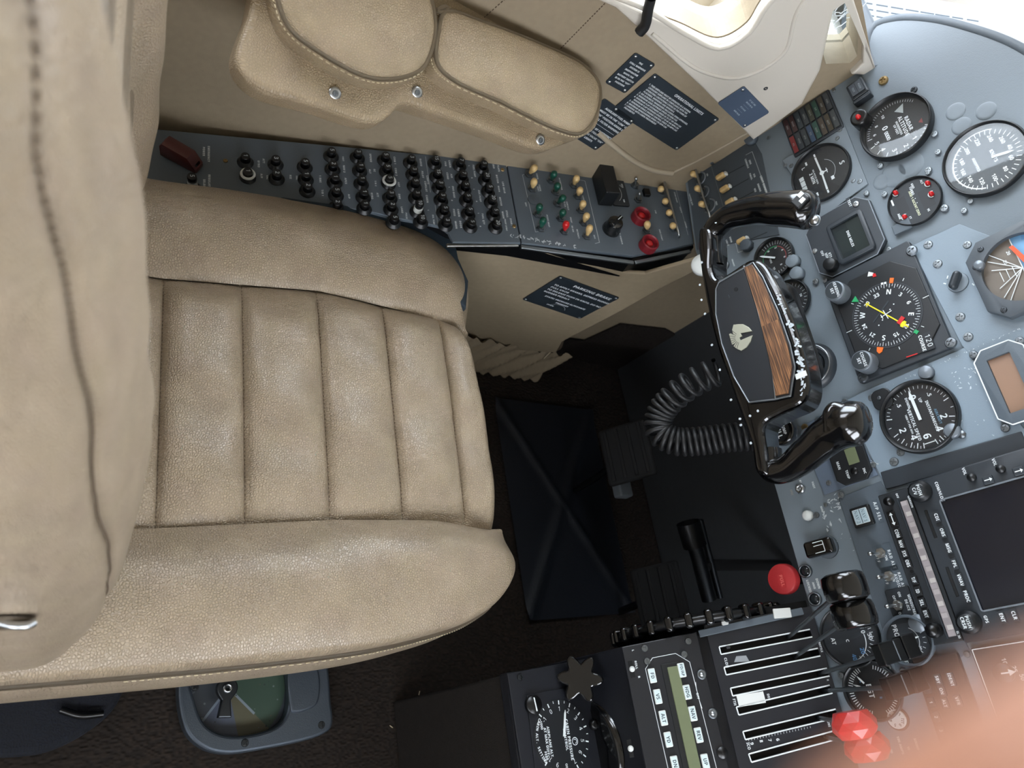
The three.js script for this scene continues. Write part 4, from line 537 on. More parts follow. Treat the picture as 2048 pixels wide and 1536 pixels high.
// horizontal situation indicator
{
  const c = [-.1265, .006], off = (u, v) => [u - c[0], v - c[1]], HD0 = 65, B = (b) => deg(90 - (b - HD0));
  const g = thing('compass_indicator', 'square compass indicator with orange bugs and yellow course arrow', 'compass', 'pan', ...c, .001);
  const w = .137, h = .105, cc = off(-.1219,.0081);
  part('case', ext(rect(w, h, .004), .008, .0015), M.bezelGrey, g);
  part('recess_frame', ext(octa(.116, .094, .022), .0025, .0008), M.bezel, g, .004, .002, .0075);
  const R = .0395, D = .0103;
  part('compass_card', ext(new THREE.Shape().absarc(0, 0, R, 0, TAU), .0006, 0, 1, 60), [printed(2 * R, 2 * R, 9, '#14171c', (K) => {
    for (let i = 0; i < 72; i++) { const a = B(i * 5); K.line(...pol(i % 2 ? 33.5 : 31.8, a), ...pol(36.6, a), .55); }
    ['N', '3', '6', 'E', '12', '15', 'S', '21', '24', 'W', '30', '33'].forEach((s, i) => { const a = B(i * 30); K.text(s, ...pol(27, a), s.length > 1 || /\d/.test(s) ? 5 : 6.6, { rot: a - PI / 2 }); });
    K.circle(0, 0, 38.2, '#3a4046', .5);
    for (const d of [-14, -7, 7, 14]) K.circle(...pol(Math.abs(d), B(120) + (d > 0 ? PI / 2 : -PI / 2)), .8);
  }, { roughness: .5 }), M.bezel], g, ...cc, D - .0006);
  const yellow = phys(0xe0d21c, .5), orange = phys(0xe06a1c, .5), grn = phys(0x1f9a5c, .5), at = (r, a) => [cc[0] + r * Math.cos(a), cc[1] + r * Math.sin(a)];
  part('course_needle', merge(strip([pol(.028, B(300)), pol(.028, B(120))], .0014, .0006), strip([pol(.0235, B(120) + .16), pol(.0235, B(120) - .16)], .0035, .0008), ext(shape([pol(.031, B(120)), pol(.02, B(120) + .13), pol(.02, B(120) - .13)]), .0007, 0), strip([pol(.026, B(300) + .1), pol(.026, B(300) - .1)], .0012, .0006)), yellow, g, ...cc, D + .0006);
  part('orange_bug', ext(shape([[-.002, -.003], [.002, -.003], [.0022, .003], [-.0022, .003]]), .0008, 0), orange, g, ...at(.04, B(3)), D, B(3) - PI / 2); part('orange_bug', ext(shape([[-.0036, -.002], [.0036, -.002], [.003, .003], [0, .0055], [-.003, .003]]), .0008, 0), orange, g, ...at(.04, B(184)), D, B(184) - PI / 2);
  part('heading_marker', merge(strip([[-.003, -.0012], [-.0004, -.0012]], .0024, .0006), strip([[.0004, -.0012], [.003, -.0012]], .0024, .0006)), M.ink, g, ...at(.039, B(350)), D, B(350) - PI / 2);
  part('green_pointer', ext(shape([[0, .0045], [-.004, -.003], [.004, -.003]]), .0008, 0), grn, g, ...at(.0412, B(297)), D, B(297) - PI / 2 + PI); part('green_pointer', ext(rect(.0045, .004), .0008, 0), grn, g, ...at(.04, B(121)), D, B(121)); part('to_flag', ext(rect(.0045, .009), .0008, 0), M.red, g, ...at(.0185, B(113)), D + .0008, B(120));
  part('aircraft_symbol', merge(strip([pol(.0075, B(55)), pol(.006, B(235))], .0008, .0006), strip([pol(.006, B(325)), pol(.006, B(145))], .0009, .0006), strip([[...pol(.0055, B(205))], [...pol(.0055, B(265))]], .0008, .0006)), M.ink, g, ...cc, D + .0015);
  part('deviation_bar', strip([pol(.016, B(300) - 1.1), pol(.016, B(300) + 1.1)].map(([x, y]) => [x + 0, y]), .0016, .0006), M.bezelGrey, g, ...cc, D);
  for (const b of [20, 65, 110, 155, 200, 245, 290]) part('index_mark', strip([pol(.0412, B(b)), pol(b === 65 || b === 245 ? .048 : .0445, B(b))], .0007, .0006), M.ink, g, ...cc, D - .0004);
  part('warning_flag', merge(ext(shape([[-.005, 0], [0, -.003], [.002, .003], [-.001, .0045]]), .0006, 0)), M.white, g, ...off(-.175,.0074), D); part('red_flag', ext(shape([[0, 0], [.004, -.001], [.005, .003], [.001, .003]]), .0006, 0), M.red, g, ...off(-.1753,.0106), D); part('red_flag', strip([[-.0, -.006], [.001, .006]], .0012, .0006), M.red, g, ...off(-.066,.0175), D);
  part('course_readout', ext(rect(.02, .014), .0003, 0), [printed(.02, .014, 12, '#1d2126', (K) => K.text('120', 0, 3.2, 6, { spacing: 1, bold: false }).text('COURSE', 0, -3.6, 4), { roughness: .3 }), M.bezel], g, ...off(-.0738,.0356), .0102, -.06);
  const knob = (u, v, t1, t2, nm) => { const k = part(nm, latheZ([[0, 0], [.0125, 0], [.012, .02], [.0112, .0225], [0, .0228]], 32), M.silverKnob, g, u - c[0], v - c[1], .006); part('knob_cap', circ(.0102, 32), printed(.0204, .0204, 12, '#2c3338', (K) => K.text(t1, 0, 2.6, 3.8).text(t2, 0, -2.6, 3.8), { roughness: .5 }), k, 0, 0, .0231); };
  knob(-.1699,-.0309, 'HEADING', 'SET', 'heading_knob'); knob(-.0767,-.0295, 'COURSE', 'SET', 'course_knob');
  for (const [u, v] of pairs(-.1803,.0575, -.0625,.0576, -.0639,-.0403)) screw(g, u - c[0], v - c[1], .008, M.dullSteel, 2);
}
gauge('vertical_speed_indicator', 'round VERTICAL SPEED gauge with white needle above the right yoke horn', 0,0, .041, '#16191d', (K) => {
  const A = (x) => { const f = Math.sign(x) * along([[0, 0], [.5, 40], [1, 75], [2, 110], [4, 145], [6, 168]], Math.abs(x)); return deg(180 - f); };
  for (let x = -6; x <= 6.01; x += 1) { const a = A(x); K.line(...pol(29, a), ...pol(35, a), 1); } for (let x = .1; x < 1; x += .1) for (const s of [-1, 1]) { const a = A(x * s); K.line(...pol(31.5, a), ...pol(35, a), .6); } for (let x = 1.5; x < 6; x += .5) for (const s of [-1, 1]) { const a = A(x * s); K.line(...pol(32, a), ...pol(35, a), .7); }
  K.text('0', -23, 0, 8.5); for (const [s, x, z] of [['1', 1, 0], ['2', 2, 8], ['4', 4, 8], ['1', -1, 0], ['2', -2, 8], ['4', -4, 8]]) if (z) K.text(s, ...pol(23.5, A(x)), z); K.text('6', 22.5, 0, 8.5).line(30, -5.5, 30, 5.5, 1).text('.5', ...pol(26, A(.5)), 4.6).text('.5', ...pol(26, A(-.5)), 4.6);
  K.text('UP', -17, 6.5, 3.4).text('DOWN', -19, -6.5, 3.2).text('VERTICAL SPEED', 6, -8, 3.9).text('1000 FT PER MIN', 4, -12.5, 2.3).text('INSTANTANEOUS', 3, 12, 3.4).text('AIRCRAFT', 6, 17, 3, { color: '#5b86a0' });
}, { rim: .1, depth: .009, needles: [[PI + .02, .031, .0032, M.ink, .004]] });
{ const e = thing('mounting_ear', 'black mounting ear at the lower left of the vertical speed gauge', 'bracket', 'pan', -.0329,-.03, .003); part('ear', ext(rect(.024, .022, .008), .004, .001), M.bezel, e); screw(e, -.002, -.002, .004, M.dullSteel, .8); }
// attitude indicator at the picture's right edge
{
  const c = [-.1082,.1452], g = thing('attitude_indicator', 'octagonal attitude indicator with blue sky, brown ground and orange symbol', 'gauge', 'pan', ...c, .0025);
  part('case', cut(ext(octa(.092, .088, .016), .012, .002), cylZ(.036, .03, 48).translate(0, 0, .004)), phys(0x4a5158, .45, {}), g);
  part('horizon_disc', circ(.037, 48), printed(.074, .074, 7, '#6fa3cc', (K) => { K.rect(0, -20, 80, 40, '#6f665c'); K.line(-40, 0, 40, 0, .9); K.arc(0, 0, 33, .3, 2.84, 5, '#5b93c4'); K.text('20', -14, -12, 3.4).text('20', -22, -6, 3.4); }, { roughness: .5 }), g, 0, 0, .0045);
  const ln = []; for (let i = -3; i <= 3; i++) if (i) ln.push(strip([[0, -.0005], [i * .011, -.026]], .0008, .0005)); for (const y of [-.008, -.014, -.02]) ln.push(strip([[-.006, y], [.006, y]], .0007, .0005)); ln.push(strip([[-.034, .0], [.034, .0]], .001, .0005)); part('pitch_lines', merge(ln), M.ink, g, 0, 0, .006); part('airplane_symbol', merge(ext(shape([[-.026, -.003], [-.004, .003], [.004, .003], [.026, -.003], [.026, .001], [.004, .008], [-.004, .008], [-.026, .001]]), .001, 0)), phys(0xe2552a, .5), g, 0, 0, .008);
  part('caging_knob', latheZ([[0, 0], [.005, 0], [.005, .006], [.004, .0075], [0, .008]], 20), M.silverKnob, g, [-.1267,.1125][0] - c[0], [-.1267,.1125][1] - c[1], .012); for (const [i, j] of [[-.038, .02], [-.02, -.037], [-.036, -.026], [.036, -.03]]) screw(g, i, j, .012, M.darkSteel, 1);
  const kn = thing('selector_knob', 'oval dark selector knob between the compass and attitude indicators', 'knob', 'pan', -.1253,.0853, .0025); part('skirt', latheZ([[0, 0], [.011, 0], [.0105, .002], [0, .003]], 28), M.panel, kn); part('grip', rboxUp(.008, .02, .013, .004, 3), M.bezelGrey, kn, 0, 0, .002, .9); part('marks', merge(strip([[.008, .012], [.011, .013]], .0012, .0004), strip([[-.012, -.006], [-.009, -.008]], .0012, .0004), strip([[-.006, -.013], [-.004, -.011]], .0012, .0004)), M.ink, kn, 0, 0, .0002);
}
{
  const u0 = .5 * ([-.0343,.0764][0] + [.0508,.0782][0]), v0 = [-.0075,.0874][1], g = thing('altitude_display', 'octagonal display with orange-brown window and white edge line', 'display', 'pan', -.001, .0935, .0025);
  part('case', cut(ext(octa(.084, .048, .01), .007, .001), rbox(.06, .022, .02, .001, 1).translate(0, -.001, .008)), M.panelDark, g); part('edge_line', loopBars(octa(.083, .047, .01).getPoints().map((p) => [p.x, p.y]), .0012, .0008), M.ink, g, 0, 0, .0066); part('window', ext(rect(.0595, .0215), .001, 0), M.lcdOrange, g, 0, -.001, .002); for (const [i, j] of [[-.036, .02], [-.04, -.02], [.04, -.02], [.037, .02]]) screw(g, i * 1.04, j * 1.08, .002, M.dullSteel, 1.4);
}
gauge('suction_gauge', 'small round gauge with green arc and red needle beside the yoke top', -.261,-.0951, .0275, '#1a1e22', (K) => { K.ticks(19, 24, deg(210), deg(-30), 24, .5).arc(0, 0, 16, deg(150), deg(270), 1.2, '#2f8f5c').arc(0, 0, 16, deg(60), deg(150), 1, '#9a3f3f'); for (let i = 0; i < 6; i++) K.text(String(i * 2), ...pol(14, deg(200 - i * 44)), 3.2); K.text('PRESS', 0, -6, 2.6); }, { rim: .1, needles: [[deg(-125), .021, .0024, M.ink, .002]] });
gauge('oil_gauge', 'small dark round gauge half hidden behind the yoke hub', -.1963,-.0929, .0265, '#1a1e22', (K) => { K.ticks(18, 22, deg(220), deg(-40), 20, .5); for (let i = 0; i < 5; i++) K.text(String(i * 25), ...pol(14, deg(200 - i * 55)), 3); K.text('SUCTION', 0, -5, 2.6); }, { rim: .1, needles: [[deg(-60), .018, .0022, M.ink, .002]] });
{
  for (const [i, u, v] of [[0, -.2429,-.0738], [1, -.225,-.074]]) { const d = thing('dust_cap', i ? 'grey round cap below the other cap between the two small gauges' : 'grey round cap beside the gauge with the green arc', 'cap', 'pan', u, v, .001, 0, 'round dust caps on the panel'); part('cap', latheZ([[0, 0], [.009, 0], [.0088, .007], [.0075, .009], [0, .0095]], 24), M.panel, d); }
  // outside air unit with small LCD
  const c = [.0207,-.0878], g = thing('temperature_display', 'small black octagonal unit with pale LCD below the right yoke horn', 'display', 'pan', ...c, .002);
  part('case', ext(octa(.052, .042, .008), .005, .001), [printed(.052, .042, 10, '#101317', (K) => K.text('VS', -16, -11, 3.4).text('MAN', 2, -13, 3.4).text('TEMP', 15, -6, 3.2, {}).text('INC', 17, 13, 3), {}), M.bezel], g); part('lcd', rboxUp(.019, .013, .001, .0005, 1), M.lcd, g, ...[.0171,-.0823].map((x, i) => x - c[i]), .005); part('button', latheZ([[0, 0], [.0042, 0], [.004, .002], [0, .0025]], 20), M.black, g, ...[.0344,-.0852].map((x, i) => x - c[i]), .005); part('edge_line', tube(pairs(-.017, -.0205, -.0255, -.0125, -.0255, .0125).map(([x, y]) => [x, y, .005]), .0006, 20, 5), M.ink, g);
  // dump valve pull knob
  const d = thing('dump_knob', 'black round PULL dump knob framed by the right yoke horn', 'knob', 'pan', -.0331,-.1442, 0); part('stem', cylZ(.007, .03, 20), M.dullSteel, d); part('ring', latheZ([[0, 0], [.013, 0], [.0125, .004], [0, .005]], 28), M.dullSteel, d, .003, .002, 0); part('knob', latheZ([[0, 0], [.016, 0], [.0175, .004], [.0175, .012], [.0155, .0155], [0, .0165]], 36), M.gloss, d, 0, 0, .02); part('cap_print', circ(.0135, 32), printed(.03, .03, 12, '#0f1113', (K) => K.text('DUMP', 0, 7, 4).text('PULL', 0, 0, 6.6).text('CAB', 0, -7, 4), { roughness: .4 }), d, 0, 0, .0368);
}
// ---------------------------------------------------------------- radios
{
  const c = [.149, -.0525], off = (u, v) => [u - c[0], v - c[1]], g = thing('navcom_radio', 'slim black nav-com radio with pale display strip below the GPS unit', 'radio', 'pan', ...c, .002);
  part('faceplate', ext(rect(.16, .033, .0015), .008, .001), [printed(.16, .033, 7, '#20252a', (K) => { K.text('OFF', -74, 4, 2.4).text('VOL', -62, 8, 2.4).text('PULL SQUELCH', -52, 5.5, 2).text('GARMIN', -64, 14.3, 2.6).text('SL 30', 74, 14.3, 2.4); }, { roughness: .45 }), M.bezel], g);
  part('display_strip', ext(rect(.142, .0085, .001), .0015, .0004), [printed(.142, .0085, 7, '#8d8788', (K) => { for (let i = 0; i < 24; i++) { K.rect(-68 + i * 5.9, (i * 37 % 5 - 2) * .3, 4.6, 5.6, ['#a39c9c', '#979092', '#b3adab', '#8a8486'][i * 7 % 4]); } }, { roughness: .2 }), M.bezel], g, .004, .0085, .008); part('display_rim', strip([[-.07, .0028], [.076, .0028]], .0016, .0012), M.bezelGrey, g, 0, 0, .008);
  const key = rboxUp(.0098, .0072, .0022, .001, 2), kt = (s) => printed(.0094, .006, 14, '#191d21', (K) => K.text(s, 0, 0, 4, { sx: .8 }), { roughness: .4 });
  for (const [s, x] of [['COM', -.0354], ['NAV', -.0241], ['SYS', -.0136], ['OBS', -.0032], ['T/F', .0142], ['ID', .026], ['SEL', .0378], ['ENT', .0492]]) { const b = part('key', key, M.black, g, x, -.0088, .008); part('legend', new THREE.ShapeGeometry(rect(.0094, .006)), kt(s), b, 0, 0, .0023); }
  const sw = part('swap_key', rboxUp(.017, .0085, .0022, .001, 2), M.black, g, -.0515, -.0088, .008); part('arrow_mark', merge(strip([[-.005, 0], [.005, 0]], .001, .0003), ext(shape([[-.007, 0], [-.004, .002], [-.004, -.002]]), .0003, 0), ext(shape([[.007, 0], [.004, .002], [.004, -.002]]), .0003, 0)), M.ink, sw, 0, 0, .0022);
  part('volume_knob', latheZ([[0, 0], [.0048, 0], [.0045, .007], [0, .0075]], 20), M.black, g, -.07, -.006, .008); part('tuning_knob', latheZ([[0, 0], [.0078, 0], [.0075, .008], [.0055, .0085], [.0053, .014], [0, .0145]], 24), M.black, g, .066, -.006, .008); part('key_hole', cylZ(.0018, .0004, 16), M.dark, g, .0055, -.0088, .0079);
}
{
  const c = [.149, .0233], g = thing('gps_unit', 'large black GPS unit with dark blank screen', 'gps', 'pan', ...c, .002);
  part('faceplate', cut(ext(rect(.166, .117, .002), .01, .0015), rbox(.113, .086, .02, .001, 1).translate(.0, .0105, .0175)), M.bezelGrey, g); part('screen', ext(rect(.112, .085, .001), .0008, 0), M.screen, g, .0, .0105, .0076); part('screen_frame', loopBars(rect(.1135, .0865, .002).getPoints(3).map((p) => [p.x, p.y + .0105]), .0016, .001), M.silverKnob, g, 0, 0, .0098);
  const dualk = (x, y, a, b) => { const k = part('tuning_knob', latheZ([[0, 0], [.0115, 0], [.0112, .006], [.0085, .0065], [.0078, .013], [0, .0135]], 28), M.bezel, g, x, y, .01); part('knob_cap', circ(.0072, 28), printed(.0146, .0146, 14, '#22272b', (K) => K.text(a, 0, 2.3, 3.8).text(b, 0, -2.3, 3.8), { roughness: .5 }), k, 0, 0, .0137); };
  dualk(-.0706, -.047, 'PUSH', 'C/V'); dualk(.0643, -.047, 'PUSH', 'CRSR');
  const key = rboxUp(.0115, .0058, .0024, .001, 2), kt = (s) => printed(.0112, .0056, 14, '#2a2f34', (K) => K.text(s, 0, 0, 3.6), { roughness: .45 });
  ['CDI', 'OBS', 'MSG', 'FPL', 'VNAV', 'PROC'].forEach((s, i) => { const b = part('key', key, M.bezelGrey, g, -.041 + i * .0163, -.0405, .01); part('legend', new THREE.ShapeGeometry(rect(.0112, .0056)), kt(s), b, 0, 0, .0025); });
  for (const [s, y] of [['ENT', -.0168], ['CLR', -.006]]) { const b = part('key', key, M.bezelGrey, g, .0655, y, .01); part('legend', new THREE.ShapeGeometry(rect(.0112, .0056)), kt(s), b, 0, 0, .0025); }
  const side = (s, x, y, w) => part('print', ext(rect(w, .005), .0002, 0), [printed(w, .005, 12, '#2c3238', (K) => K.text(s, 0, 0, 3.2), {}), M.bezel], g, x, y, .0101); side('COM/VLOC', -.0655, -.0295, .022); side('GPS', .0645, -.0315, .01); side('VOL', -.078, .0, .008); side('VOL', -.078, .029, .008);
  for (const y of [.0087, .0362]) part('volume_knob', latheZ([[0, 0], [.0042, 0], [.004, .005], [0, .0055]], 18), M.bezel, g, -.0695, y - .004, .01); for (const y of [.0177, .046]) { const b = part('flip_key', rboxUp(.0085, .01, .0024, .001, 1), M.bezelGrey, g, -.0628, y, .01); part('arrow_mark', merge(strip([[0, -.0032], [0, .0032]], .0009, .0003), ext(shape([[0, .0042], [-.002, .002], [.002, .002]]), .0003, 0)), M.ink, b, 0, 0, .0024); }
  for (const x of [-.036, .024]) part('card_slot', rboxUp(.03, .0032, .0012, .0005, 1), M.bezel, g, x, -.0492, .0095);
}
{
  const c = [.2808,-.0701], off = (u, v) => [u - c[0], v - c[1]], g = thing('transponder', 'black transponder keypad right of the EGT gauge', 'radio', 'pan', ...c, .0005);
  part('faceplate', ext(rect(.085, .046, .003), .007, .0015), M.bezel, g); const kt = (s, w, h) => printed(w, h, 12, '#2b3237', (K) => K.text(s, 0, 0, 3.4), { roughness: .45 });
  for (const [s, w, u, v] of [['IDENT', .013, .2625,-.0605], ['SBY', .0105, .2609,-.0728], ['ON', .0105, .2719,-.0728], ['ALT', .0105, .2832,-.0739], ['VFR', .0115, .2824,-.061], ['0', .0095, .2678,-.0863], ['1', .0095, .2808,-.0865], ['2', .0095, .2946,-.0864], ['3', .0095, .3073,-.0861]]) { const b = part('key', rboxUp(w, .007, .003, .0012, 2), M.bezelGrey, g, ...off(u, v), .0068); part('legend', new THREE.ShapeGeometry(rect(w - .0014, .0055)), kt(s, w - .0014, .0055), b, 0, 0, .0031); }
  const d = [.205 + .09, -.055], q = [.2372,-.0344], rg = thing('range_selector', 'black range selector panel with white outline above the transponder', 'radio', 'pan', q[0] + .06, q[1] + .03, .0005); part('faceplate', ext(rect(.12, .06, .002), .005, .001), [printed(.12, .06, 7, '#1b1f23', (K) => { K.poly([[-58.5, 29], [-58.5, -28.5], [58, -28.5], [58, 29]], INK, .9); ['10', '25', '50', '100', '200'].forEach((s, i) => K.text(s, -44 + i * 8, -4 + [0, 6, 10, 12, 8][i], 4.4)); K.text('RANGE', -14, 14, 4); }, {}), M.bezel], rg); const kb = part('range_knob', latheZ([[0, 0], [.009, 0], [.0085, .009], [0, .0095]], 24), M.bezel, rg, -.034, -.007, .005); part('pointer', merge(strip([[0, -.001], [0, .008]], .0014, .0006), ext(shape([[0, .012], [-.003, .006], [.003, .006]]), .0006, 0)), M.ink, kb, 0, 0, .0095);
}
gauge('propeller_deice_gauge', 'small grey PROP DE-ICE ammeter below the windscreen switch', .2201,-.0895, .0262, '#2a3036', (K) => { K.text('PROP DE-ICE', 2, -11, 5.4).arc(0, -4, 14, .6, 2.6, .5).ticks(14, 17, .6, 2.6, 6, .6); K.text('20', 9, 8, 3); }, { rim: .12, depth: .009, bezel: M.panelDark, glass: false, needles: [[deg(100), .012, .0016, M.ink, -.006]] });
{ const d = thing('dust_cap', 'pale blue-grey round cap just above the PROP DE-ICE ammeter', 'cap', 'pan', .2053,-.0744, .002, 0, 'round dust caps on the panel'); part('cap', latheZ([[0, 0], [.0095, 0], [.009, .006], [0, .007]], 24), M.silverKnob, d); }
gauge('differential_temperature_gauge', 'round gauge with curved scale behind the black throttle knobs', .2055,-.1502, .0335, '#22282e', (K) => { K.arc(4, -6, 22, deg(10), deg(100), 1).ticks(22, 26, deg(10), deg(100), 9, .7); K.text('20', 17, 9, 5, { color: '#5c8fc0' }).text('50', 4, 22, 5).text('40', 22, -2, 5, { color: '#5c8fc0' }).text('0', -2, 16, 5).text('AT', 2, -20, 5).text('C', 4, -4, 4); }, { rim: .08, depth: .006 });
gauge('exhaust_temperature_gauge', 'round black EGT gauge behind the prop lever tabs', .2629,-.1441, .0315, '#121519', (K) => { K.ticks(22, 26, deg(160), deg(20), 22, .9).ticks(21, 26, deg(200), deg(340), 22, .9); K.text('EGT', 0, -3, 6.4).text('L', -10, -10, 3, { color: '#5c8fc0' }).text('R', 8, 6, 3, { color: '#5c8fc0' }); }, { rim: .1, depth: .006, needles: [[deg(215), .02, .0018, M.ink, -.01], [deg(245), .02, .0018, M.ink, -.01]] });
{ const d = thing('channel_dial', 'white numbered selector dial beside the red mixture knobs', 'dial', 'pan', .293,-.1285, .002); part('dial', ext(new THREE.Shape().absarc(0, 0, .0095, 0, TAU), .003, .0006, 2, 30), [printed(.019, .019, 14, '#cfd5d4', (K) => ['1', '2', '3', '4', '5', '6', 'TIT'].forEach((s, i) => K.text(s, ...pol(6.3, deg(130 + i * 50)), 3.2, { rot: deg(130 + i * 50) - PI / 2, color: '#20262a' })), {}), M.white], d); part('skirt', latheZ([[0, 0], [.0118, 0], [.011, .0015], [0, .002]], 28), M.bezel, d, 0, 0, -.001); }

// ---------------------------------------------------------------- control yoke
function sweep(pts, radii, n = 60, seg = 18, flat = 1) {   // tapering limb through pts
  const c = new THREE.CatmullRomCurve3(pts, false, 'centripetal'), N = pts.length - 1, fr = c.computeFrenetFrames(n, false), P = [], U = [], I = [];
  const rad = (t) => { const k = t * N, i = Math.min(N - 1, Math.floor(k)); return lerp(radii[i], radii[i + 1], ss(0, 1, k - i)); };
  for (let i = 0; i <= n; i++) { const t = i / n, end = Math.sqrt(Math.max(0, 1 - Math.pow(Math.max(0, (t - .93) / .07), 2))), r = rad(t) * Math.max(end, .02), p = c.getPoint(t); for (let j = 0; j <= seg; j++) { const a = (j / seg) * 2 * PI, d = fr.normals[i].clone().multiplyScalar(Math.cos(a)).addScaledVector(fr.binormals[i], Math.sin(a)); d.z *= flat; P.push(p.x + d.x * r, p.y + d.y * r, p.z + d.z * r); U.push(t, j / seg); } }
  for (let i = 0; i < n; i++) for (let j = 0; j < seg; j++) { const a = i * (seg + 1) + j, b = a + seg + 1; I.push(a, a + 1, b, b, a + 1, b + 1); }
  const g = new THREE.BufferGeometry(); g.setAttribute('position', new THREE.Float32BufferAttribute(P, 3)); g.setAttribute('uv', new THREE.Float32BufferAttribute(U, 2)); g.setIndex(I); g.computeVertexNormals(); return g;
}
{
  const Y = thing('control_yoke', 'glossy black control yoke with wood inlay and silver emblem', 'yoke', 'yk', 0, 0, 0);
  const body = smoothPts(pairs(-.1534,-.0242, -.1138,-.0355, -.0689,-.0415, -.0047,-.0443, .0585,-.0413, .1168,-.0383, .1479,-.0407, .1527,-.0307, .1284,-.0243, .1026,-.0176, .0976,.0022, .095,.0274, .0843,.0373, .0584,.0434, .0061,.045, -.0424,.0411, -.0734,.0338, -.0832,.0221, -.0811,-.0071, -.081,-.0208, -.0965,-.0229, -.1233,-.0151, -.1465,-.0125), 140);
  part('body', ext(shape(body), .042, .006, 4), M.gloss, Y, 0, 0, -.042);
  const P2 = (u, v, h) => V(u, v, h);
  part('left_horn', sweep([P2(-.1105,-.0296, -.02), P2(-.1435,-.0194, -.016), P2(-.1529,.0042, -.012), P2(-.141,.0395, -.006), P2(-.1206,.071, .002), P2(-.1015,.0969, .006), P2(-.0947,.1051, .004)], [.013, .0135, .0145, .0165, .0195, .021, .015], 70, 20), M.gloss, Y);
  part('right_horn', sweep([P2(.1244,-.0277, -.02), P2(.1454,-.0313, -.018), P2(.151,-.0144, -.014), P2(.1446,.0149, -.006), P2(.1362,.0413, .0), P2(.1333,.0666, .004), P2(.1374,.0858, .004)], [.013, .0135, .0145, .017, .019, .023, .018], 70, 20), M.gloss, Y);
  part('thumb_rest', sweep([P2(.135,.0531, .012), P2(.1226,.0547, .016), P2(.116,.0609, .016), P2(.1243,.0684, .014)], [.012, .0075, .006, .009], 30, 14), M.gloss, Y);
  // trim switch on the left horn
  const ts = part('trim_switch', latheZ([[0, 0], [.0105, 0], [.0105, .006], [.009, .008], [0, .0082]], 28), M.black, Y, -.1019,.1006, .018); const tp = part('switch_cap', rboxUp(.013, .016, .005, .0015, 2), M.bezel, ts, 0, 0, .008, .4); part('white_label', merge(rbox(.005, .006, .0006, .0003, 1).translate(-.0032, .003, 0), rbox(.005, .006, .0006, .0003, 1).translate(.0032, .0, 0)), M.white, tp, 0, .001, .0052);
  const pb = part('push_button', latheZ([[0, 0], [.0052, 0], [.0048, .005], [0, .0056]], 20), M.steel, Y, -.081,.103, .012); part('button_ring', new THREE.TorusGeometry(.0056, .001, 8, 24), M.dullSteel, pb, 0, 0, .001);
  // faceplate, wood inlay, metal outline and emblem
  const fp = pairs(-.0734,-.019, -.0758,.0248, -.0539,.0303, -.01,.0345, .0315,.0353, .0568,.0329, .0844,.0192, .0818,.0026, .0742,-.0254, .0405,-.0335, -.0011,-.0363, -.0382,-.0332, -.067,-.0248);
  part('faceplate', ext(shape(fp), .003, .0006), phys(0x171c22, .38, { clearcoat: .3 }), Y, 0, 0, -.0005);
  part('outline_trim', tube(fp.map(([x, y]) => V(x, y, .0028)).flatMap((p, i, a) => { const q = a[(i + 1) % a.length]; return [0, .08, .5, .92].map((t) => p.clone().lerp(q, t)); }), .0011, 240, 6, true), M.dullSteel, Y);
  const wd = pairs(-.075,.014, -.0738,.0236, -.0522,.0286, -.0092,.0325, .0316,.033, .0557,.0305, .0811,.018, .0786,.0047, .0467,.0094, -.0153,.0137);
  const wg = ext(shape(wd), .0022, .0004); part('wood_inlay', wg, M.wood, Y, 0, 0, .002); part('inlay_edge', tube(pairs(-.077,.014, -.0502,.014, -.0142,.0134, .0467,.0094, .0815,.0033).map(([x, y]) => [x, y, .003]), .0011, 60, 6), M.dullSteel, Y);
  const em = pairs(-.0166,-.0166, -.0146,-.011, -.0123,-.0061, -.0062,-.0012, 0,.0012, -.0036,-.0118, .0004,-.0111, .0008,-.0143, .0041,-.0141, .0045,.0004, .0106,-.0038, .0146,-.0099, .0158,-.0169, .0114,-.0212, .0072,-.0237, .0049,-.0205, .0048,-.0248, -.0084,-.0247, -.0085,-.0221, -.005,-.02, -.0113,-.02);
  part('emblem', ext(shape(em), .0016, .0003), std(0xb4b5a4, .45, { metalness: .7 }), Y, 0, 0, .0024); const rays = []; for (let i = 0; i < 9; i++) { const [x, y] = [.0008,-.0131], a = -2.6 + i * .25; rays.push(strip([[x + .006 * Math.cos(a), y + .006 * Math.sin(a)], [x + .0135 * Math.cos(a), y + .0135 * Math.sin(a)]], .0004, .0003)); } part('emblem_rays', merge(rays), M.darkSteel, Y, 0, 0, .0039);
  part('clock_hole', cylZ(.0024, .0005, 20), M.dark, Y, -.0555,-.0025, .0025); part('small_mark', rbox(.004, .001, .0004, .0002, 1), M.darkSteel, Y, -.0515,-.0126, .0028);
  // hub behind the face, shaft and collars reaching the panel
  part('hub', rbox(.125, .062, .034, .014, 4).translate(0, .012, -.05), M.black, Y); part('maker_sticker', rbox(.006, .012, .0006, .0002, 1), M.white, Y, .0665,.0354, .0003);
  part('shaft', cylZ(.0165, .16, 32).translate(0, 0, -.2), M.dullSteel, Y, .008, .004, 0); part('collar', latheZ([[.02, 0], [.03, 0], [.031, .012], [.028, .02], [.0235, .024], [.018, .024]], 36), M.bezelGrey, Y, .008, .004, -.165); part('bright_ring', new THREE.TorusGeometry(.0245, .001, 8, 40), M.steel, Y, .008, .004, -.138); part('boot', latheZ([[.0, 0], [.047, 0], [.046, .006], [.04, .01], [.033, .012], [.0, .012]], 40), M.panelDark, Y, .008, .004, -.172);
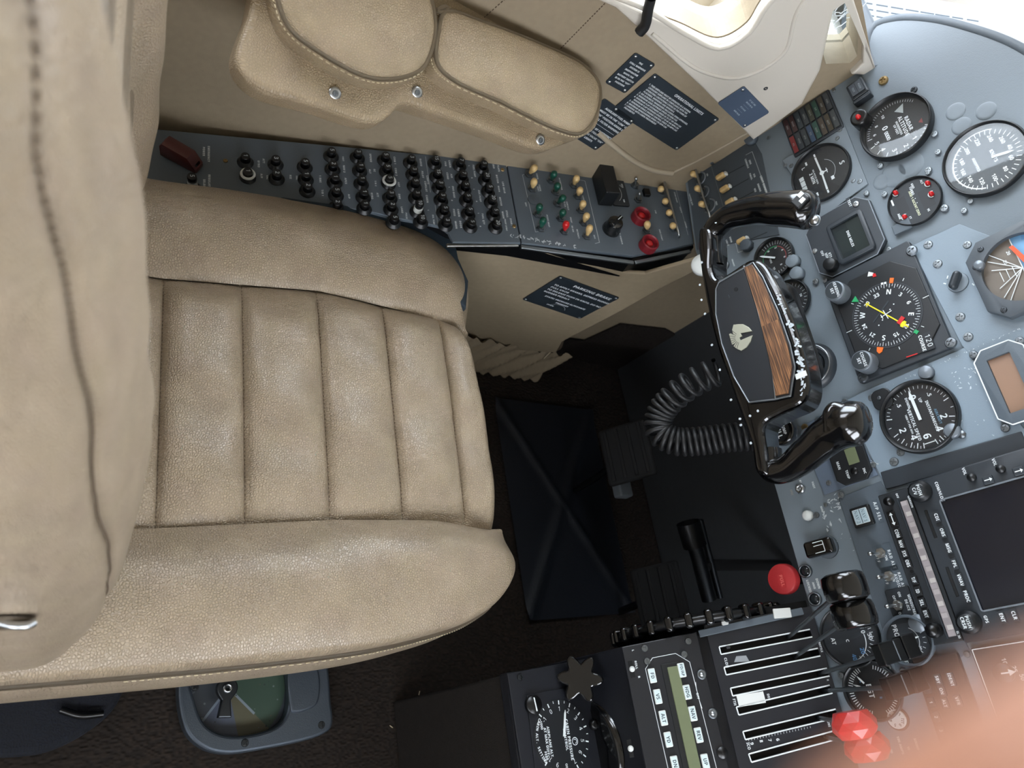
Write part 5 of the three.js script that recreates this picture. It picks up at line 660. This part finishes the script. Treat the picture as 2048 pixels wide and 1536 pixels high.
  // paint chips along the worn edge
  const ch = []; for (let i = 0; i < 70; i++) { const e = pairs(-.038,.0373, -.0055,.04, .0281,.0409, .0563,.0386, .0799,.0333, .0912,.0265), k = .15 + rnd() * 4.6, j = Math.floor(k), f = k - j, x = lerp(e[j][0], e[j + 1][0], f), y = lerp(e[j][1], e[j + 1][1], f), s = .0007 + .0024 * rnd() * (k > 1.3 && k < 4 ? 1 : .4); ch.push(ext(shape([[0, 0], [s * 1.6, s * .3], [s * 1.4, s * 1.1], [-s * .4, s * .8]]), .0003, 0).rotateZ(rnd() * 6.28).translate(x + (rnd() - .5) * .003, y + (rnd() - .5) * .003, 0)); }
  for (const [u, v] of pairs(-.1088,-.0328, -.0832,-.0428, -.0645,-.0461, -.0461,-.0467, -.0068,-.0488, .0252,-.0478, .0629,-.0451, .0878,-.0295, .0936,-.0421, .1162,-.0369, -.1477,-.0027, .0859,-.0195, .0869,-.0413)) ch.push(ext(shape(smoothPts([[-.0012, -.0008], [.0012, -.001], [.0013, .0009], [-.0009, .0012]], 12)), .0003, 0).rotateZ(rnd() * 6).translate(u, v, 0));
  const cm = part('paint_chips', merge(ch), M.chip, Y, 0, 0, .0002); cm.userData.kind = 'stuff';
}
// coiled cord hanging from the yoke
{
  const path = new THREE.CatmullRomCurve3([V(.6896,.5894,-.3233), V(.6782,.5649,-.3203), V(.6726,.5363,-.3144), V(.6681,.5118,-.3018), V(.6687,.5016,-.2824), V(.6816,.5107,-.2673), V(.7016,.5303,-.2615), V(.7209,.5512,-.2588), V(.7424,.573,-.2547)], false, 'centripetal');
  const n = 900, turns = 27, fr = path.computeFrenetFrames(n, false), pts = [];
  for (let i = 0; i <= n; i++) { const t = i / n, tt = t < .3 ? t * .62 : .186 + (t - .3) * 1.163, a = turns * tt * 2 * PI, r = .0145, p = path.getPointAt(t); pts.push(p.clone().addScaledVector(fr.normals[i], r * Math.cos(a)).addScaledVector(fr.binormals[i], r * Math.sin(a))); }
  const c = thing('coiled_cord', 'black coiled cord looping below the yoke', 'cord', 'world', 0, 0, 0); part('coil', new THREE.TubeGeometry(new THREE.CatmullRomCurve3(pts.filter((_, i) => i % 2 === 0)), 900, .0028, 8), M.rubber, c);
}
// white knob under the console end
{ const k = thing('white_knob', 'round white knob at the end of the side console by the yoke', 'knob', 'pan', -.2895,-.1979, .0); part('stem', cylZ(.004, .04, 16), M.dullSteel, k); part('knob', latheZ([[0, 0], [.012, .001], [.0155, .004], [.016, .009], [.0145, .0125], [.009, .0138], [0, .014]], 32), M.white, k, 0, 0, .03); k.rotateX(-.5); }
{ const k = thing('red_knob', 'round red pull knob below the panel edge', 'knob', 'pan', .1298,-.2067, -.01); part('stem', cylZ(.006, .04, 18), M.dark, k, 0, 0, -.03); part('knob', latheZ([[0, 0], [.0165, 0], [.018, .003], [.018, .012], [.0165, .0155], [0, .0165]], 36), phys(0xb02a2e, .5, {}), k, 0, 0, .008); part('cap_print', new THREE.ShapeGeometry(rect(.018, .008)), printed(.018, .008, 12, '#b02a2e', (K) => K.text('PULL', 0, 0, 4.6, { color: '#d86a62' }), { roughness: .5 }), k, .002, .001, .0247); }

// ---------------------------------------------------------------- centre pedestal
{
  const P = thing('pedestal', 'black centre pedestal housing between the seats', 'pedestal', 'world', 0, 0, 0);
  part('lower_housing', rbox(.18, .28, .34, .004, 2).translate(.639, .14, .122), M.carpet, P);
  part('housing_rim', rbox(.182, .018, .342, .003, 2).translate(.638, .287, .121), M.pedestal, P);
  part('upper_housing', ext(shape([[.664, .05], [.664, .383], [.735, .424], [.76, .449], [.822, .511], [.836, .47], [.836, .05]]), .36, .002).translate(0, 0, -.058), M.pedestal, P);
}
{
  const g = thing('pressure_controller', 'black cabin pressure control panel with round numbered dial', 'controller', 'prs', 0, 0, 0), c = [.0277,.0064];
  const pl = pairs(-.0485,-.0562, -.0537,.0569, -.0585,.146, .14, .105, .2, .1, .2, -.055, .0628,-.0547);
  part('plate', ext(shape(pl), .004, .001), M.pedestal, g, 0, 0, -.002); part('inner_plate', ext(shape(pairs(-.0228,-.0345, -.0241,.0259, .0794,.0476, .0704,-.0389)), .0015, .0004), M.pedestal, g, 0, 0, .002);
  const R = .0405; part('dial', ext(new THREE.Shape().absarc(0, 0, R, 0, TAU), .002, .0005, 2, 60), [printed(2 * R, 2 * R, 6.5, '#15181c', (K) => {
    const A = (x) => deg(225 - (x + 1) * 25); for (let x = -1; x <= 10; x += .5) { const a = A(x), b = x % 1 === 0; K.line(...pol(b ? 35 : 36.8, a), ...pol(39.6, a), b ? 1.5 : .9); } for (let x = -1; x <= 10; x++) K.text(String(x), ...pol(30, A(x)), 5.4, { rot: A(x) - PI / 2, bold: false });
    K.text('CABIN PRESSURE', 4, 10, 4.4).text('CONTROL', 3, 5, 4.2).text('AIRPLANE ALT.', 3, -19, 3.8).text('AT MAX DIFF.', 2, -23.6, 3.8).text('1000', -16, -27, 3.4).text('FEET', 16, -27, 3.4).circle(7, 18, 4, INK, .8).arc(7, 18, 2.2, 0, 4, .7);
    const s = 'CABIN ALT. SETTING'; [...s].forEach((ch, i) => { const a = deg(-128 + i * 4.4); K.text(ch, ...pol(36, a), 3.6, { rot: a + PI / 2 }); });
  }, { roughness: .5 }), M.bezel], g, c[0], c[1], .002, 0);
  part('needle', ext(shape([[-.0016, -.002], [.0016, -.002], [.0011, .023], [0, .027], [-.0011, .023]]), .0008, 0), M.ink, g, c[0] - .002, c[1] + .003, .0046, 1.3);
  const rk = part('rate_knob', latheZ([[0, 0], [.0105, 0], [.01, .006], [0, .0068]], 28), M.black, g, -.0112,-.0282, .002); part('slot_mark', strip([[-.0075, 0], [.0075, 0]], .0016, .0006), M.ink, rk, 0, 0, .0068, .1); part('print', ext(rect(.016, .005), .0002, 0), [printed(.016, .005, 10, '#191b21', (K) => K.text('RATE', 0, 0, 4, { color: '#7d858c' }), {}), M.bezel], g, -.0142,.0037, .0021);
  screw(g, -.0425,-.0394, .002, M.darkSteel, 1.3); screw(g, -.0452,.0532, .002, M.steel, 1.3); part('adjuster', latheZ([[0, 0], [.006, 0], [.0055, .005], [.003, .006], [0, .0065]], 20), M.black, g, .0209,.0568, .002);
  // lobed flap knob and the rudder trim wheel behind it
  const kb = thing('lobed_knob', 'shiny black lobed knob over the pressure panel corner', 'knob', 'prs', -.0315,.052, .002), lob = []; for (let i = 0; i < 84; i++) { const a = (i / 84) * TAU, r = .0235 + .0048 * Math.cos(6 * a) - .0014 * Math.pow(Math.max(0, -Math.cos(6 * a)), 2); lob.push(pol(r, a)); } part('knob', ext(shape(lob), .012, .003, 4), M.gloss, kb, 0, 0, .02, .3); part('stem', cylZ(.007, .02, 18), M.black, kb); kb.rotateX(.75);
  const tw = thing('trim_wheel', 'black trim wheel standing between pressure and autopilot panels', 'wheel', 'prs', .0308,.0706, .0); const wh = part('wheel', latheZ([[.0, -.012], [.05, -.013], [.058, -.01], [.06, 0], [.058, .01], [.05, .013], [0, .012]], 64), M.gloss, tw, .02, 0, -.018); wh.rotation.x = PI / 2; wh.rotation.y = 0; 
}
// autopilot / flight director panel
{
  const g = thing('autopilot_panel', 'black autopilot panel with white keys and olive display', 'panel', 'fd', 0, 0, 0), q = pairs(-.0545,.0012, -.0597,.0889, .16, .1, .16, 0, .0751,.0019);
  const c0 = [.0294,.0484];
  part('plate', ext(shape(pairs(-.056,-.0021, -.0597,.0889, .17, [-.0597,.0889][1], .17, [-.056,-.0021][1])), .004, .001), [printed(.5, .3, 4, '#16181d', (K) => { for (const [s, u, v, z] of [['L', -.0504,.0098, 3], ['ROLL', -.0346,.0099, 3], ['R', -.0215,.0106, 3], ['L', .0356,-.0056, 3], ['NOSE', .0512,-.0057, 3.4], ['R', .0648,-.0042, 3], ['TRIM', -.0136,.0902, 2.8], ['OFF', .008,.0727, 3], ['ON', .0075,.0912, 2.8], ['ALERT', .0279,.0929, 2.8]]) K.text(s, u * 1000, v * 1000, z); const mm = (...a) => pairs(...a).map(([x, y]) => [x * 1000, y * 1000]); K.poly(mm(.0783,.0221, -.0288,.0199, -.0392,.0306, -.0401,.0584, -.0287,.0725, .0866,.0754), INK, .7); K.poly(mm(-.0068,.0741, .0022,.073), INK, .7); K.poly(mm(.0134,.0736, .0214,.0745), INK, .7); }, { roughness: .45 }), M.pedestal], g, 0, 0, -.002);
  const K0 = { key: rboxUp(.0155, .0082, .003, .0012, 2) };
  for (const [s, u, v] of [['FD', -.0206,.0256], ['VS', .0018,.0268], ['ALT', .0243,.0279], ['YD', .0463,.0284], ['DN', .0705,.03], ['FD/AP', -.0214,.0607], ['HDG', .0022,.0613], ['NAV', .0249,.0621], ['REV', .0471,.0633], ['UP', .0738,.0639]]) { const b = part('key', K0.key, M.white, g, u, v, .002); part('legend', new THREE.ShapeGeometry(rect(.0135, .0064)), printed(.0135, .0064, 14, '#c9d9da', (K) => K.text(s, 0, 0, s.length > 3 ? 3.6 : 4.4, { color: '#2b3a44' }), { roughness: .4 }), b, 0, 0, .0031); }
  const d0 = [-.0269,.046], d1 = [.09,.0512]; part('display', rboxUp(.11, .0135, .002, .001, 1), M.lcd, g, d0[0] + .055, .5 * (d0[1] + [-.0261,.0526][1]) + .002, .002); part('display_rim', rboxUp(.116, .021, .001, .001, 1), M.bezel, g, d0[0] + .054, .5 * (d0[1] + [-.0261,.0526][1]) - .0005, .0018);
  for (const [u, v] of pairs(-.0135,.083, .0282,.0851)) { const l = part('indicator', latheZ([[.0056, 0], [.0056, .002], [.0042, .003], [.003, .002], [0, .0018]], 24), M.dullSteel, g, u, v, .001); part('lens', latheZ([[0, .0034], [.0018, .0028], [.0024, .0018]], 16), M.steel, l); }
  part('lamp', latheZ([[0, 0], [.0062, 0], [.006, .003], [0, .004]], 24), M.black, g, .0683,.0855, .001);
  for (const [u, v] of pairs(-.0308,.004, .0487,-.0151)) { part('slider_slot', rboxUp(.018, .005, .0006, .0002, 1), M.dark, g, u, v, .002); part('slider_ball', new THREE.SphereGeometry(.0032, 20, 14), M.white, g, u, v, .0044); }
  for (const [u, v] of pairs(-.0507,.0236, -.0509,.0762, -.0364,.0234, -.0376,.068)) screw(g, u, v, .002, M.dullSteel, 1.3);
}
// pitch trim wheel on the pedestal's left flank, ribbed rim
{
  const R = .105, ctr = V(.785, .383, -.0725), w = thing('pitch_trim_wheel', 'black ribbed pitch trim wheel along the pedestal side', 'wheel', 'world', ctr.x, ctr.y, ctr.z);
  part('disc', latheZ([[0, -.005], [R * .9, -.006], [R * .97, -.004], [R * .98, 0], [R * .97, .004], [R * .9, .006], [0, .005]], 72), M.black, w); for (let i = 0; i < 28; i++) { const a = (i / 28) * TAU; const m = part('rib', rbox(.014, .0095, .018, .004, 3), M.gloss, w, R * .97 * Math.cos(a), R * .97 * Math.sin(a), 0, a); }
}
// throttle quadrant
{
  const g = thing('throttle_quadrant', 'black throttle quadrant with white-edged slots and six levers', 'quadrant', 'qd', 0, 0, 0);
  const slots = [[-.0355,.0002, -.0376,.1045], [-.013,.0002, -.0164,.1071], [.0097,.0016, .0055,.1104], [.0299,.003, .0231,.1082], [.0553,.0035, .0477,.1071], [.078,.0039, .0674,.1106]];
  const top = [-.0673,.1008][1] + .012, bot = [-.059,-.0101][1], pl = shape([[-.066, bot], [-.066, top], [.2, top], [.2, bot]]);
  const bev = slots.map(([a, b, c, d]) => { const L = Math.hypot(c - a, d - b), s = new THREE.Path(); const r = rect(L, .006, .0008).getPoints(3), an = Math.atan2(d - b, c - a), cs = Math.cos(an), sn = Math.sin(an); r.forEach((p, i) => { const x = (a + c) / 2 + p.x * cs - p.y * sn, y = (b + d) / 2 + p.x * sn + p.y * cs; i ? s.lineTo(x, y) : s.moveTo(x, y); }); s.closePath(); return s; });
  pl.holes.push(...bev);
  part('plate', ext(pl, .004, .0003), [printed(.5, .3, 4, '#181b22', (K) => { for (const [s, u, v, z, o] of [['CLOSE', -.0211,.004, 3.2], ['FTH', .0204,.0022, 3.2], ['DEC', .0209,.04, 3], ['ICO', .0662,.0055, 3.4], ['9', .0643,.0099, 4], ['8', .0633,.0205, 4], ['7', .0636,.0297, 4], ['6', .0644,.0382, 4], ['THROTTLE', -.0235,.1103, 2.6], ['MIXTURE', .053,.0952, 2.6], ['R', .0135,.1074, 2.6]]) K.text(s, u * 1000, v * 1000, z); const [x0, y0] = [.0594,.0073], [x1, y1] = [.0562,.0754], [x2, y2] = [.0703,.006]; for (let i = 0; i < 22; i++) { const t = i / 21; K.line(lerp(x0, x1, t) * 1000, lerp(y0, y1, t) * 1000, (lerp(x0, x1, t) + (x2 - x0) * .18) * 1000, (lerp(y0, y1, t) + (y2 - y0) * .18) * 1000, .5); } const [a, b] = [-.0227,.0215]; K.poly([[a * 1000 - 4, b * 1000 - 5], [a * 1000 + 2, b * 1000 - 9], [a * 1000 + 4, b * 1000 + 8], [a * 1000 - 3, b * 1000 + 6]], '#8f9498'); }, { roughness: .4 }), M.pedestal], g, 0, 0, -.004);
  const well = part('slot_well', rbox(.28, top - bot, .002, .0005, 1).translate(.065, (top + bot) / 2, -.02), M.dark, g);
  slots.forEach(([a, b, c, d]) => { const an = Math.atan2(d - b, c - a), L = Math.hypot(c - a, d - b), n = [-Math.sin(an) * .0042, Math.cos(an) * .0042]; for (const s of [-1, 1]) part('slot_edge', strip([[a + n[0] * s, b + n[1] * s], [c + n[0] * s, d + n[1] * s]], .0014, .0009), M.ink, g); part('slot_edge', strip([[a + n[0], b + n[1]], [a - n[0], b - n[1]]], .0014, .0009), M.ink, g); });
  part('label_patch', rbox(.012, .03, .0006, .0002, 1), M.white, g, .0201,.0207, .0006, -.0); part('edge_plate', strip(pairs(-.0571,-.0188, -.0625,.1023), .008, .003), M.panelDark, g); part('white_tag', rboxUp(.011, .02, .003, .001, 1), M.white, g, -.0638,.0786, .003, -.1); part('white_tag', rboxUp(.006, .008, .003, .001, 1), M.white, g, -.0636,.0132, .0);
  // levers: flat arm and grip; grips in world space
  const q = FR.qd.q.clone().invert(), loc = (p) => p.clone().sub(FR.qd.o).applyQuaternion(q);
  const lever = (slot, t, tip, name) => { const [a, b, c, d] = slots[slot], base = V(lerp(a, c, t), lerp(b, d, t), -.008), e = loc(tip), mid = base.clone().lerp(e, .35); const m = part(name, tube([base, mid, base.clone().lerp(e, .7), e], .0023, 24, 8), M.dullSteel, g); return [m, e]; };
  const drum = latheZ([[0, -.0135], [.0165, -.0135], [.0205, -.011], [.0215, -.004], [.0215, .004], [.0205, .011], [.0165, .0135], [0, .0135]], 40);
  for (const [s, tip] of [[0, V(.7299,.6352,-.0691)], [1, V(.7451,.6262,-.0433)]]) { const [m, e] = lever(s, .76, tip, 'throttle_lever'); const k = part('throttle_knob', drum, M.gloss, m, e.x, e.y, e.z); k.rotation.y = PI / 2; }
  for (const [s, tip] of [[2, V(.7705,.6316,-.0035)], [3, V(.7859,.6194,.0285)]]) { const [m, e] = lever(s, .93, tip, 'propeller_lever'); const k = part('propeller_grip', rbox(.021, .03, .012, .0015, 2).translate(0, .004, 0), M.black, m, e.x, e.y, e.z, .1); k.rotation.x = -.5; part('grip_edge', rbox(.019, .0014, .0128, .0005, 1).translate(0, .0085, 0), M.silverKnob, k); part('grip_block', rbox(.023, .018, .013, .0015, 2).translate(0, .03, -.001), M.black, k); }
  const fac = (() => { const P = []; const ring = (y, r, n, o) => { const a = []; for (let i = 0; i < n; i++) a.push([r * Math.cos(((i + o) / n) * TAU), r * Math.sin(((i + o) / n) * TAU), y]); return a; }; const A = ring(-.0125, .017, 9, 0), B = ring(-.003, .0222, 9, .5), C = ring(.004, .0222, 9, 0), D = ring(.0125, .0165, 9, .5); const tri = (a, b, c) => P.push(...a, ...b, ...c); const band = (X, Y, o) => { for (let i = 0; i < 9; i++) { const j = (i + 1) % 9; if (o) { tri(X[i], X[j], Y[i]); tri(X[j], Y[j], Y[i]); } else { tri(X[i], X[j], Y[j]); tri(X[i], Y[j], Y[i]); } } }; band(A, B, true); band(B, C, false); band(C, D, true); for (let i = 1; i < 8; i++) { tri(A[0], A[i + 1], A[i]); tri(D[0], D[i], D[i + 1]); } const g2 = new THREE.BufferGeometry(); g2.setAttribute('position', new THREE.Float32BufferAttribute(P, 3)); g2.computeVertexNormals(); g2.setAttribute('uv', new THREE.Float32BufferAttribute(new Float32Array(P.length / 3 * 2), 2)); return g2; })();
  for (const [s, tip] of [[4, V(.7577,.5816,.0565)], [5, V(.7654,.5829,.0778)]]) { const [m, e] = lever(s, .8, tip, 'mixture_lever'); const k = part('mixture_knob', fac, M.knobRed, m, e.x, e.y, e.z); k.rotation.y = PI / 2; }
  part('lever_boss', strip(pairs(-.0371,.0075, -.0374,.0122), .003, .004), M.pedestal, g);
}

// ---------------------------------------------------------------- footwell
{
  const mt = thing('floor_mat', 'dark navy rubber floor mat with crossed fold lines in the footwell', 'mat', 'world', .93, 0, -.35); part('sheet', grid(40, 40, (s, t) => { const x = (s - .5) * .245, z = (t - .5) * .41, cr = Math.min(Math.abs(s - t), Math.abs(s + t - 1)); return [x, .006 + .006 * Math.exp(-cr * cr * 700), z, x, z]; }).rotateX(0), M.mat, mt);
  const pedal = (label, x, y, z, pale) => { const p = thing('rudder_pedal', label, 'pedal', 'world', x, y, z, 0, 'rudder pedals in the footwell'); const pad = part('pedal_pad', rbox(.014, .085, .1, .006, 2), M.dark, p); pad.rotation.z = -.5; for (let i = 0; i < 4; i++) part('tread', rbox(.004, .006, .088, .0015, 1), M.dark, pad, -.008, -.03 + i * .02, 0); part('arm', tube([[.004, -.03, .0], [.03, -.09, .0], [.05, -y, .0]], .007, 20, 8), M.black, p); part('bracket', rbox(.03, .02, .035, .004, 2), pale, p, .02, -.05, .045); return p; };
  pedal('left black rudder pedal with pale bracket below the coiled cord', ...[.9163,.209,-.3784], M.silverKnob); pedal('right black rudder pedal beside the pedestal', ...[.9732,.1567,-.1497], M.darkSteel);
  const lk = thing('pedal_linkage', 'dark metal torque tube and rods in the footwell', 'linkage', 'world', 0, 0, 0); part('torque_tube', tube([V(.8975,.3174,-.2228), V(.9177,.3024,-.1662), V(.9346,.2888,-.1168)], .011, 20, 12), M.darkSteel, lk); part('sleeve', tube([V(.8881,.3247,-.2245), V(.9005,.3164,-.1914)], .018, 10, 14), M.black, lk); part('stand', tube([V(.9177,.3024,-.1662), V(1.165, [.9177,.3024,-.1662][1] - .02, [.9177,.3024,-.1662][2])], .009, 8, 8), M.dark, lk); part('rod', tube([V(.9179,.3232,-.2291), V(.9558,.2928,-.1187)], .005, 12, 8), M.darkSteel, lk);
}
// fuel selector on the floor beside the seat
{
  const f = thing('fuel_selector', 'worn grey metal fuel selector plate with lever on the floor', 'selector', 'flo', 0, 0, 0);
  const out = smoothPts(pairs(-.1119,.2531, -.078,.2527, -.0426,.2626, -.0229,.2828, -.0138,.3067, -.012,.35, -.0186,.4316, -.0272,.4462, -.062,.4467, -.1045,.4455, -.16, .44, -.2, .35, -.16, .27), 90), inn = shape(smoothPts(pairs(-.112,.265, -.0818,.2703, -.05,.2837, -.0335,.3128, -.0365,.37, -.0504,.385, -.1066,.3868, -.14, .36, -.14, .3), 70)), inn2 = smoothPts(pairs(-.103,.3908, -.0623,.3887, -.0508,.3917, -.0526,.4179, -.0609,.4281, -.1029,.4273), 50);
  const worn = std(0x59626d, .42, { metalness: .75, bumpMap: paintBump, bumpScale: .0001, roughnessMap: wearRough });
  const sh = shape(out), hole = new THREE.Path(); inn.getPoints().reverse().forEach((p, i) => (i ? hole.lineTo(p.x, p.y) : hole.moveTo(p.x, p.y))); sh.holes.push(hole);
  part('rim_plate', ext(sh, .02, .004, 3), worn, f, 0, 0, .002);
  const w = .3, h = .3, cx = -.06, cy = .34; const mp = printed(w, h, 5, '#3c434b', (K) => { const [bx, by] = [-.0912,.3161].map((v, i) => (v - [cx, cy][i]) * 1000); const wedge = (a0, a1, c) => K.poly([[bx, by], ...Array.from({ length: 9 }, (_, i) => [bx + 75 * Math.cos(lerp(a0, a1, i / 8)), by + 75 * Math.sin(lerp(a0, a1, i / 8))])], c); wedge(.75, 2.6, '#35493d'); wedge(.2, .75, '#545240'); wedge(-.75, .2, '#4b5260'); wedge(-2.2, -.75, '#3d4248'); wedge(-3.6, -2.2, '#463d48'); for (const a of [.75, -.72]) K.line(bx + 12 * Math.cos(a), by + 12 * Math.sin(a), bx + 48 * Math.cos(a), by + 48 * Math.sin(a), 3, '#77828c'); for (let i = 0; i < 300; i++) K.circle((rnd() - .5) * 300, (rnd() - .5) * 300, rnd() * 1.4, ['#2a2f33', '#666e70', '#4c4a3c'][i % 3]); K.text('OFF', bx - 28, by + 34, 7, { color: '#69707a' }).text('INBD', bx - 8, by - 44, 7, { color: '#5d6870' }).text('OUTBD', bx - 20, by + 46, 6, { color: '#7c8a80' }); }, { roughness: .5 }); mp.map.offset.x -= cx * mp.map.repeat.x; mp.map.offset.y -= cy * mp.map.repeat.y; part('dial_floor', new THREE.ShapeGeometry(inn), mp, f, 0, 0, .004);
  part('raised_pan', ext(shape(inn2), .006, .003, 3), worn, f, 0, 0, .019);
  const [lx, ly] = [-.0886,.3074]; const lv = part('selector_lever', ext(shape([...Array.from({ length: 17 }, (_, i) => pol(.013, deg(-40 + i * 16.2))), [-.0055, -.014], [-.008, -.032], [-.008, -.034], [.008, -.034], [.0078, -.032], [.0055, -.014]].map(([x, y]) => [x, y])), .009, .0015, 2), M.darkSteel, f, lx, ly, .022, PI / 2 - .1); part('pivot_bolt', latheZ([[.0025, .0], [.0025, .003], [.0055, .003], [.006, 0]], 24), M.steel, lv, 0, 0, .009);
  for (const [u, v] of pairs(-.0228,.3307, -.0306,.4312, -.0948,.2703)) screw(f, u, v, .021, M.darkSteel, 1.6);
}
// cloth on the floor behind the cushion and some crumbs on the carpet
{
  const c = thing('floor_cloth', 'dark navy cloth lying on the carpet under the seat back', 'cloth', 'flo', 0, 0, 0); part('cloth', ext(shape(smoothPts(pairs(-.1444,.0372, -.1274,.1943, -.0911,.1878, -.0709,.1728, -.0492,.1358, -.0428,.1024, -.0569,.0463), 40)), .02, .008, 3), M.navyCloth, c); part('strap', tube([V(-.0855,.1258, .024), V(-.0767,.1463, .026), V(-.076,.1692, .024)], .004, 16, 8), M.black, c);
  for (const [i, u, v] of [[0, -.0552,.5924], [1, -.0159,.5427]]) tag(place((() => { const m = new THREE.Mesh(rbox(.006, .0012, .0012, .0005, 1), M.threadPale); m.name = numbered('rice_crumb'); scene.add(m); return m; })(), 'flo', u, v, .0008, i ? .9 : -.4), i ? 'pale crumb on the dark carpet nearer the picture bottom' : 'pale crumb on the dark carpet by the pressure panel', 'crumb', 'crumbs on the carpet');
}
// paper left on the glareshield deck
{
  const p = thing('paper_sheet', 'printed white paper lying on the deck beyond the glareshield', 'paper', 'world', 0, 0, 0);
  const w = .3, h = .2, m = printed(w, h, 6, '#c3ced8', (K) => { for (let i = 0; i < 11; i++) { const n = 8 + (i * 5) % 5; for (let j = 0; j < n; j++) K.rect(-118 + j * 22 + (i * 7 % 5), 78 - i * 9, 16 + (j * 13 + i * 7) % 6, 2.2, '#6d7883'); } }, { roughness: .9 });
  const s = part('sheet', ext(rect(w, h), .0008, 0), [m, M.paper], p); s.position.set(1.094,.8136,-.7655); s.quaternion.setFromRotationMatrix(new THREE.Matrix4().makeBasis(V(.81, .48, .34).normalize(), V(.05, .45, -.89).normalize(), V(-.6, .75, .32).normalize()));
}

// ---------------------------------------------------------------- photographer's finger beside the lens
{
  const g = thing('person', 'fingertip of the person taking the picture, close to the lens', 'person', 'world', 0, 0, 0);
  const tip = V(.0223,1.063,.0113), mid = V(.0268,1.0678,.0092), knuckle = V(.0346,1.0732,.0068), back = V(.0593,1.0838,.0031);
  part('finger', sweep([back, knuckle, mid.clone().lerp(knuckle, .5), mid, tip.clone().lerp(mid, .45), tip], [.0088, .0084, .0081, .008, .0076, .006], 70, 24), M.fingerSkin, g);
}
renderer.render(scene, camera);
